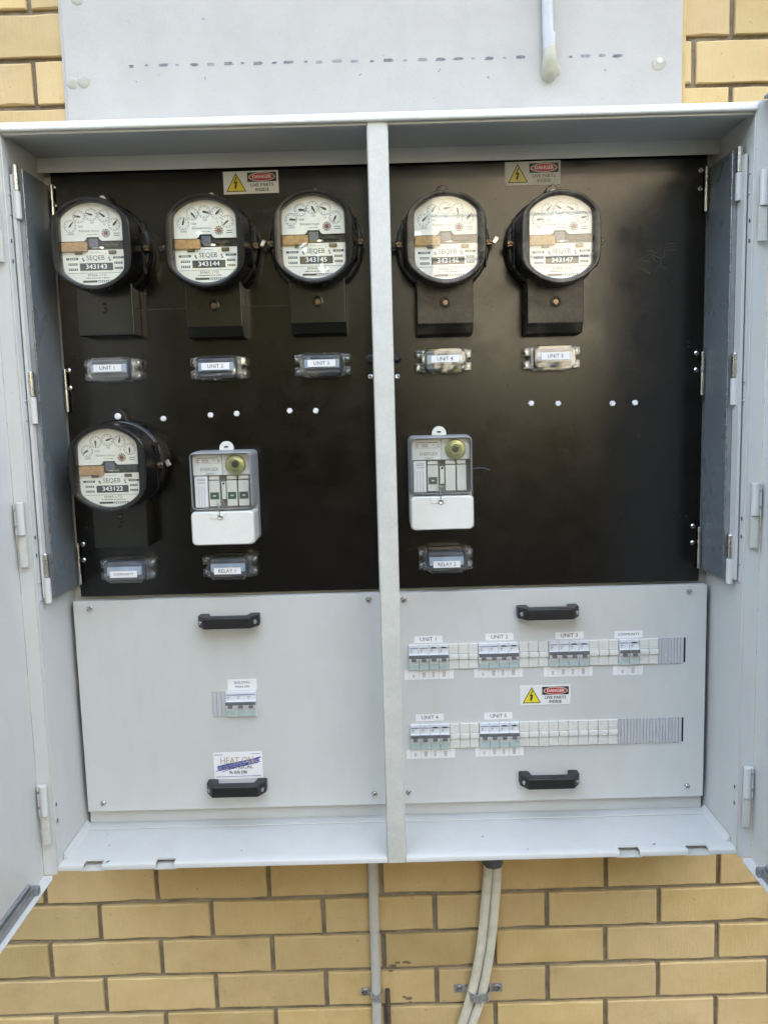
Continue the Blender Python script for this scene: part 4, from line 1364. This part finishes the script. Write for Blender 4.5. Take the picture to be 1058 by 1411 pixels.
    MB().lathe([(0.0022, F_ - 0.0021), (0.0018, F_ - 0.0026)], (0.0020, 0, 0.0270), 'y', 10).build('centre_hole', 'rubber', t)
    # lead seal on twisted wire below the window
    MB().box(-0.0105, 0.0045, -0.0850, -0.0792, -0.0155, -0.0045, 0.002, 2).build('seal_boss', 'clear2', t)
    MB().tube([(-0.004, -0.0850, -0.010), (-0.0035, -0.0870, -0.020), (-0.0025, -0.0855, -0.030)], 0.0008, 6).build('seal_wire', 'zinc', t)
    MB().lathe([(0.0050, -0.0812), (0.0052, -0.0835), (0.0036, -0.0850), (0.0022, -0.0842)], (-0.0030, 0, -0.0345), 'y', 14).build('lead_seal', 'zinc', t)
    MB().box(-0.0220, 0.0060, -0.0826, -0.0814, -0.0380, -0.0270, 0.0005, 1).build('seal_pad', 'relay_white', tcv)
    mb = MB().lathe([(0.0140, -0.004), (0.0140, -0.009), (0.0132, -0.0098)], (0.001, 0, Ht + 0.003), 'y', 28)
    lg = mb.build('hanging_lug', 'relay_white', t)
    MB().box(-0.0030, 0.0045, -0.0104, -0.0098, Ht + 0.0045, Ht + 0.0075).build('lug_slot', 'rubber', lg)
    return t


relay(-0.3133, 0.0190, 'control relay with three green-tagged modules above the RELAY 1 fuse carrier', '606326', ((-0.0260, -0.0055, 1), (0.0080, 0.0275, 1), (0.0300, 0.0505, 1)))
relay(0.1038, 0.0370, 'control relay with a single green-tagged module above the RELAY 2 fuse carrier', '700817', ((-0.0260, -0.0055, 1), (0.0080, 0.0275, 0), (0.0300, 0.0475, 0)))
wr = MB().tube([(0.1655, -0.030, 0.0565), (0.178, -0.032, 0.0585), (0.192, -0.031, 0.0580), (0.2045, -0.0275, 0.0535)], 0.0009, 8).build('loose_wire', 'fuse_core')
tag(wr, 'short grey wire end sticking out beside the right-hand relay', 'wire')

# ------------------------------------------------------------------ circuit breakers
def breaker_meshes(w_, poles, unit):
    d = {}
    mb = MB()
    hw = w_ / 2 - 0.0003
    pl = [(0.0, -0.0262), (-0.0070, -0.0262), (-0.0075, -0.0060), (-0.0130, -0.0050), (-0.0130, 0.0060), (-0.0075, 0.0070), (-0.0070, 0.0262), (0.0, 0.0262)]
    mb.prism(pl, -hw, hw, 'x', bev=0.0005, seg=1)
    d['body'] = (mb, 'brk_body')
    mb = MB()
    mb.box(-hw - 0.0001, hw + 0.0001, -0.0150, -0.0128, 0.0002, 0.0072, 0.0008, 1)
    for k in range(poles):
        c = (k + 0.5) * w_ / poles - w_ / 2
        mb.box(c - 0.0045, c + 0.0045, -0.0175, -0.0128, -0.0056, 0.0003, 0.0010, 1)
    d['toggle'] = (mb, 'brk_toggle')
    mb = MB()
    for k in range(poles):
        a = k * w_ / poles - w_ / 2 + 0.0009
        mb.box(a, a + w_ / poles - 0.0018, -0.0090, -0.0072, -0.0250, -0.0130, 0.0006, 1)
    d['label_window'] = (mb, 'brk_window')
    mb = MB()
    mb.box(-hw + 0.0012, hw - 0.0012, -0.0079, -0.0073, 0.0190, 0.0204)
    d['blue_line'] = (mb, 'brk_print')
    mb = MB()
    for k in range(poles):
        a = k * w_ / poles - w_ / 2
        mb.box(a + 0.0035, a + 0.0080, -0.0079, -0.0074, 0.0145, 0.0158)
        mb.box(a + 0.0035, a + 0.0065, -0.0079, -0.0074, 0.0110, 0.0120)
    d['print'] = (mb, 'ink_grey')
    out = {}
    for k, (m_, mt) in d.items():
        me = m_.mesh(k)
        me.materials.append(M[mt])
        out[k] = me
    return out


BM1 = breaker_meshes(PIT, 1, '')
BM3 = breaker_meshes(0.0618, 3, '')
tst = MB().box(-0.0045, 0.0045, -0.0082, -0.0073, 0.0190, 0.0215).mesh('test_button')
tst.materials.append(M['ink'])


def breaker(x, z, label, group, meshes, test=False):
    t = empty('circuit_breaker', (x, YE, z), label, 'breaker', group)
    for k, me in meshes.items():
        link(k, me, None, t)
    if test:
        o = link('test_button', tst, None, t)
    return t


WHERE = {'UNIT 1': 'leftmost group of the upper row', 'UNIT 2': 'second group of the upper row', 'UNIT 3': 'third group of the upper row', 'COMMUNITY': 'pair at the right of the upper row',
         'UNIT 4': 'left group of the lower row', 'UNIT 5': 'right group of the lower row'}
ords = ('leftmost', 'second from left', 'third from left', 'rightmost')
for cx, z, nm in ((0.0748, ROW1, 'UNIT 1'), (0.2149, ROW1, 'UNIT 2'), (0.3557, ROW1, 'UNIT 3'), (0.0745, ROW2, 'UNIT 4'), (0.2148, ROW2, 'UNIT 5')):
    for i in range(4):
        breaker(cx + (i - 1.5) * PIT, z, f'breaker {ords[i]} in the {WHERE[nm]}, {nm}', 'circuit breakers in the cover slots', BM1, i >= 2)
breaker(0.4763 - PIT / 2, ROW1, 'grey-toggled circuit breaker, left one of two under the COMMUNITY label', 'circuit breakers in the cover slots', BM1)
breaker(0.4763 + PIT / 2, ROW1, 'grey-toggled circuit breaker, right one of two under the COMMUNITY label', 'circuit breakers in the cover slots', BM1, True)
breaker(-0.3055, -0.4050, 'wide three-pole main switch breaker alone on the left cover', 'circuit breakers in the cover slots', BM3)

# ------------------------------------------------------------------ paper labels on the covers
def plabel(x, z, w_, h, lines, label, size, group='white printed labels on the covers', tilt=0.0):
    t = MB().box(-w_ / 2, w_ / 2, -0.0006, -0.0001, -h / 2, h / 2).build('paper_label', 'paper', None)
    t.location = (x, YE, z)
    t.rotation_euler.y = tilt
    tag(t, label, 'label', group)
    mb = MB()
    for (s_, lx, lz, rot) in lines:
        mb.text(s_, size, lx, lz, -0.0009, rot=rot)
    mb.build('lettering', 'ink', t, smooth=False)
    return t


for nm, x, z in (('UNIT 1', 0.0752, -0.2828), ('UNIT 2', 0.2175, -0.2814), ('UNIT 3', 0.3577, -0.2823), ('COMMUNITY', 0.4766, -0.2832), ('UNIT 4', 0.0746, -0.4461), ('UNIT 5', 0.2137, -0.4463)):
    plabel(x, z, 0.0565, 0.0140, [(nm, 0, 0, 0)], f'white label reading {nm} above the {WHERE[nm]}', 0.0112 if len(nm) < 8 else 0.0072, tilt=rnd.uniform(-0.012, 0.004))
plabel(-0.3027, -0.3664, 0.0587, 0.0225, [('BUILDING', 0, 0.0045, 0), ('MAIN SW', 0, -0.0045, 0)], 'white label reading BUILDING MAIN SW above the main switch', 0.0070, tilt=-0.01)


def strip(x, z, w_, n, nm):
    t = MB().box(-w_ / 2, w_ / 2, -0.0006, -0.0001, -0.0098, 0.0098).build('circuit_strip', 'paper', None)
    t.location = (x, YE, z)
    t.rotation_euler.y = rnd.uniform(-0.006, 0.006)
    tag(t, f'white strip with tiny upright print under the {WHERE[nm]}', 'label', 'white circuit strips under the breakers')
    mb = MB()
    r_ = random.Random(nm)
    for i in range(n):
        c = (i - (n - 1) / 2) * PIT
        for col in range(2 + (i % 2)):
            xx = c - 0.0022 + col * 0.0022
            zz = -0.0055
            top = 0.0052 if i else 0.001
            while zz < top:
                L = r_.uniform(0.0008, 0.0018)
                mb.quad(xx - 0.0006, xx + 0.0006, zz, zz + L, -0.0009)
                zz += L + 0.0005
    mb.build('fine_print', 'ink_grey', t, smooth=False)
    mb = MB()
    for i in range(n + 1):
        xx = (i - n / 2) * PIT
        mb.quad(xx - 0.0002, xx + 0.0002, -0.0095, 0.0095, -0.00075)
    mb.build('ruling', 'blank_grey', t, smooth=False)


for nm, x, z, w_, n in (('UNIT 1', 0.0750, -0.3558, 0.0990, 4), ('UNIT 2', 0.2150, -0.3558, 0.0982, 4), ('UNIT 3', 0.3557, -0.3574, 0.0982, 4), ('COMMUNITY', 0.4758, -0.3576, 0.0601, 2),
                        ('UNIT 4', 0.0753, -0.5230, 0.0990, 4), ('UNIT 5', 0.2153, -0.5221, 0.0983, 4)):
    strip(x, z, w_, n, nm)

# installer's sticker
st = MB().box(-0.0497, 0.0497, -0.0007, -0.0001, -0.0285, 0.0285).build('installer_sticker', 'paper')
st.location = (-0.3190, YE, -0.5371)
st.rotation_euler.y = -0.012
tag(st, 'white sticker with blue brush stroke reading HEAT ON ELECTRICAL', 'sticker')
mb = MB()
r3 = random.Random(2)
for k in range(9):
    z0 = -0.0125 + k * 0.0018
    xa, xb = -0.0445 + r3.uniform(-0.002, 0.004), 0.0450 + r3.uniform(-0.004, 0.002)
    if k in (0, 8):
        xa, xb = -0.035, 0.020
        if k == 8:
            xa, xb = 0.0, 0.046
    mb.flat([(xa, z0 - 0.0012), (xb, z0 + 0.0150), (xb + 0.001, z0 + 0.0166), (xa + 0.001, z0 + 0.0004)], -0.0009 - k * 0.000012)
mb.build('brush_stroke', 'swoosh', st, smooth=False)
MB().text('HEAT ON', 0.0200, -0.0015, 0.0105, -0.00125, sx=0.80, bold=0.0002).build('lettering', 'gold', st, smooth=False)
mb = MB().text('ELECTRICAL', 0.0100, -0.001, -0.0038, -0.0015, sx=1.15, bold=0.0002)
mb.build('lettering', 'ink_grey', st, smooth=False)
MB().text('Ph 3376 2781', 0.0092, 0.0, -0.0150, -0.0013, sx=0.72, bold=0.0002).build('lettering', 'ink', st, smooth=False)
mb = MB()
mb.line(-0.046, -0.0232, 0.046, -0.0232, 0.0010, -0.0010)
mb.line(-0.047, 0.0238, -0.030, 0.0238, 0.0009, -0.0010)
mb.line(0.028, 0.0238, 0.046, 0.0238, 0.0009, -0.0010)
mb.build('rule', 'swoosh', st, smooth=False)

# ------------------------------------------------------------------ danger signs
def danger(x, y, z, w_, h, label, dull=False, tilt=0.0):
    t = MB().box(-w_ / 2, w_ / 2, -0.0012, -0.0001, -h / 2, h / 2, 0.0003, 1).build('danger_sign', 'sign_dull' if dull else 'sign')
    t.location = (x, y, z)
    t.rotation_euler.y = tilt
    tag(t, label, 'sign', 'danger signs reading LIVE PARTS INSIDE')
    k = w_ / 0.104
    def T(p):
        return (p[0] * k, p[1] * k)
    tri = [(-0.0470, -0.0165), (-0.0090, -0.0165), (-0.0280, 0.0180)]
    MB().flat([T(p) for p in tri], -0.0015).build('triangle_border', 'ink', t, smooth=False)
    c = (-0.028, -0.0050)
    MB().flat([T((c[0] + (p[0] - c[0]) * 0.86, c[1] + (p[1] - c[1]) * 0.86)) for p in tri], -0.0017).build('triangle', 'yellow_dull' if dull else 'yellow', t, smooth=False)
    bolt = [(-0.0275, 0.0105), (-0.0330, -0.0020), (-0.0290, -0.0012), (-0.0305, -0.0085), (-0.0318, -0.0082), (-0.0290, -0.0130), (-0.0272, -0.0075), (-0.0285, -0.0080), (-0.0250, 0.0022), (-0.0292, 0.0012), (-0.0255, 0.0105)]
    mb = MB()
    bm = bmesh.new()
    vs = [bm.verts.new((p[0] * k, -0.0019, p[1] * k)) for p in bolt]
    bm.faces.new(vs)
    bmesh.ops.triangulate(bm, faces=bm.faces[:])
    mb._bm(bm)
    mb.build('bolt_symbol', 'ink', t, smooth=False)
    MB().quad(-0.0065 * k, 0.0485 * k, 0.0005 * k, 0.0178 * k, -0.0015).build('danger_panel', 'ink', t, smooth=False)
    el = [(0.021 + 0.0248 * math.cos(a), 0.0092 + 0.0080 * math.sin(a)) for a in [2 * math.pi * i / 40 for i in range(40)]]
    MB().flat([T(p) for p in el], -0.0017).build('oval_border', 'sign', t, smooth=False)
    el = [(0.021 + 0.0236 * math.cos(a), 0.0092 + 0.0070 * math.sin(a)) for a in [2 * math.pi * i / 40 for i in range(40)]]
    MB().flat([T(p) for p in el], -0.0019).build('oval', 'red', t, smooth=False)
    MB().text('DANGER', 0.0088 * k, 0.021 * k, 0.0092 * k, -0.0021, bold=0.00025).build('lettering', 'sign', t, smooth=False)
    mb = MB().text('LIVE PARTS', 0.0088 * k, 0.0208 * k, -0.0055 * k, -0.0016, bold=0.0002)
    mb.text('INSIDE', 0.0088 * k, 0.0208 * k, -0.0142 * k, -0.0016, bold=0.0002)
    mb.build('lettering', 'ink_grey' if dull else 'ink', t, smooth=False)


danger(-0.2422, YB, 0.6124, 0.1045, 0.0415, 'yellow and red danger sign above the gap between the UNIT 2 and UNIT 3 meters', tilt=-0.008)
danger(0.2918, YB, 0.6146, 0.1050, 0.0440, 'duller danger sign above the UNIT 5 meter', dull=True, tilt=-0.008)
danger(0.3090, YE, -0.4047, 0.1020, 0.0412, 'clean danger sign between the two breaker rows', tilt=0.0)

# ------------------------------------------------------------------ conduit and cables under the cabinet
c1 = (-0.0512, -0.013, GROUND)
cn = empty('grey_conduit', c1, 'grey plastic conduit clipped to the bricks below the cabinet centre', 'conduit')
MB().tube([(-0.0519, -0.0125, -0.6685), (-0.0518, -0.0125, -0.70), (-0.0512, -0.0125, -0.95), (-0.0516, -0.0125, -1.15), (-0.0516, -0.0125, GROUND - 0.05)], 0.0102, 24).build('pipe', 'pvc', cn, off=c1)
zc = -1.0775
mb = MB()
arc = [(0.0120 * math.cos(a), -0.0125 + 0.0120 * math.sin(a)) for a in [math.pi + math.pi * i / 12 for i in range(13)]]
prf = [(p[0] - 0.0514, p[1]) for p in arc]
inner = [(p[0] * 0.9 - 0.0514 * 1, p[1]) for p in [(q[0], q[1]) for q in arc]]
def ribbon(mb, path, t_, z0, z1):
    """bent strip: path in (x, y), thickness towards -y/outwards"""
    n = len(path)
    o_ = []
    for i, p in enumerate(path):
        a = Vector(path[max(0, i - 1)])
        b = Vector(path[min(n - 1, i + 1)])
        d = (b - a).normalized()
        nn = Vector((d.y, -d.x))
        o_.append((p[0] + nn.x * t_, p[1] + nn.y * t_))
    poly = list(path) + o_[::-1]
    bm = bmesh.new()
    A = [bm.verts.new((p[0], p[1], z0)) for p in poly]
    B = [bm.verts.new((p[0], p[1], z1)) for p in poly]
    m_ = len(poly)
    for i in range(m_):
        bm.faces.new((A[i], B[i], B[(i + 1) % m_], A[(i + 1) % m_]))
    for i in range(n - 1):
        j = m_ - 1 - i
        bm.faces.new((A[i], A[i + 1], A[j - 1], A[j]))
        bm.faces.new((B[i + 1], B[i], B[j], B[j - 1]))
    bmesh.ops.recalc_face_normals(bm, faces=bm.faces[:])
    mb._bm(bm)


path = [(-0.0514 - 0.033, -0.0010), (-0.0514 - 0.018, -0.0010), (-0.0514 - 0.0125, -0.004)] + [(-0.0514 + 0.0112 * math.cos(a), -0.0135 + 0.0112 * math.sin(a)) for a in [math.pi + math.pi * i / 12 for i in range(13)]] + [(-0.0514 + 0.0112, -0.001)]
mb = MB()
ribbon(mb, path, 0.0012, zc - 0.0085, zc + 0.0085)
sd_ = mb.build('saddle', 'galv', cn, off=c1)
MB().lathe([(0.0062, -0.0022), (0.006, -0.0045), (0.0030, -0.0052), (0.0026, -0.0040)], (-0.0770, 0, zc), 'y', 16).build('saddle_screw', 'steel', sd_, off=c1)

c2 = (0.19, -0.02, GROUND)
cb = empty('service_cables', c2, 'pair of weathered white cables curving down the bricks to the left', 'cable')
PL = [(0.1934, -0.020, -0.6685), (0.1932, -0.020, -0.7732), (0.186, -0.020, -0.8598), (0.1756, -0.020, -0.959), (0.1605, -0.020, -1.0426), (0.1456, -0.020, -1.1016), (0.1324, -0.020, -1.1456), (0.11, -0.020, -1.22), (0.09, -0.02, GROUND - 0.03)]
PR_ = [(0.2115, -0.020, -0.6685), (0.2115, -0.020, -0.7737), (0.206, -0.020, -0.8604), (0.1957, -0.020, -0.9596), (0.1823, -0.020, -1.0432), (0.1680, -0.020, -1.1022), (0.1530, -0.020, -1.1463), (0.131, -0.020, -1.22), (0.11, -0.02, GROUND - 0.03)]


def spline(pts, n=6):
    P = [Vector(p) for p in pts]
    P = [P[0] * 2 - P[1]] + P + [P[-1] * 2 - P[-2]]
    out = []
    for i in range(1, len(P) - 2):
        for k in range(n):
            t = k / n
            a, b, c, d = P[i - 1], P[i], P[i + 1], P[i + 2]
            out.append(0.5 * ((2 * b) + (c - a) * t + (2 * a - 5 * b + 4 * c - d) * t * t + (3 * b - a - 3 * c + d) * t ** 3))
    out.append(P[-2])
    return out


MB().tube(spline(PL), 0.0100, 18).build('cable', 'cable', cb, off=c2)
MB().tube(spline(PR_), 0.0100, 18).build('cable', 'cable', cb, off=c2)
MB().lathe([(0.0215, -0.6690), (0.0225, -0.676), (0.0225, -0.7740), (0.0205, -0.7775)], (0.2015, -0.0245, 0), 'z', 8).build('gland', 'fuse_core', cb, off=c2, ang=20)
zc = -1.075
cx = 0.169
a0 = [(cx - 0.052, -0.0010), (cx - 0.027, -0.0010), (cx - 0.0235, -0.004)]
path = a0 + [(cx + 0.0230 * math.cos(a), -0.0200 + 0.0170 * math.sin(a)) for a in [math.pi + math.pi * i / 18 for i in range(19)]] + [(cx + 0.0235, -0.004), (cx + 0.027, -0.0010), (cx + 0.052, -0.0010)]
mb = MB()
ribbon(mb, path, 0.0016, zc - 0.0095, zc + 0.0095)
sd_ = mb.build('saddle', 'galv', cb, off=c2)
for s in (-1, 1):
    MB().lathe([(0.0064, -0.0028), (0.0060, -0.0050), (0.0030, -0.0058), (0.0026, -0.0044)], (cx + s * 0.0405, 0, zc), 'y', 16).build('saddle_screw', 'zinc', sd_, off=c2)

rod = MB().tube([(-0.0275, -0.0045, -1.072), (-0.0268, -0.0045, -1.15), (-0.0262, -0.0045, -1.25)], 0.0052, 12).build('rusty_rod', 'rust')
tag(rod, 'short rusty rod standing against the bricks beside the grey conduit', 'rod')
print('bricks', nb, 'objects', len(bpy.data.objects))
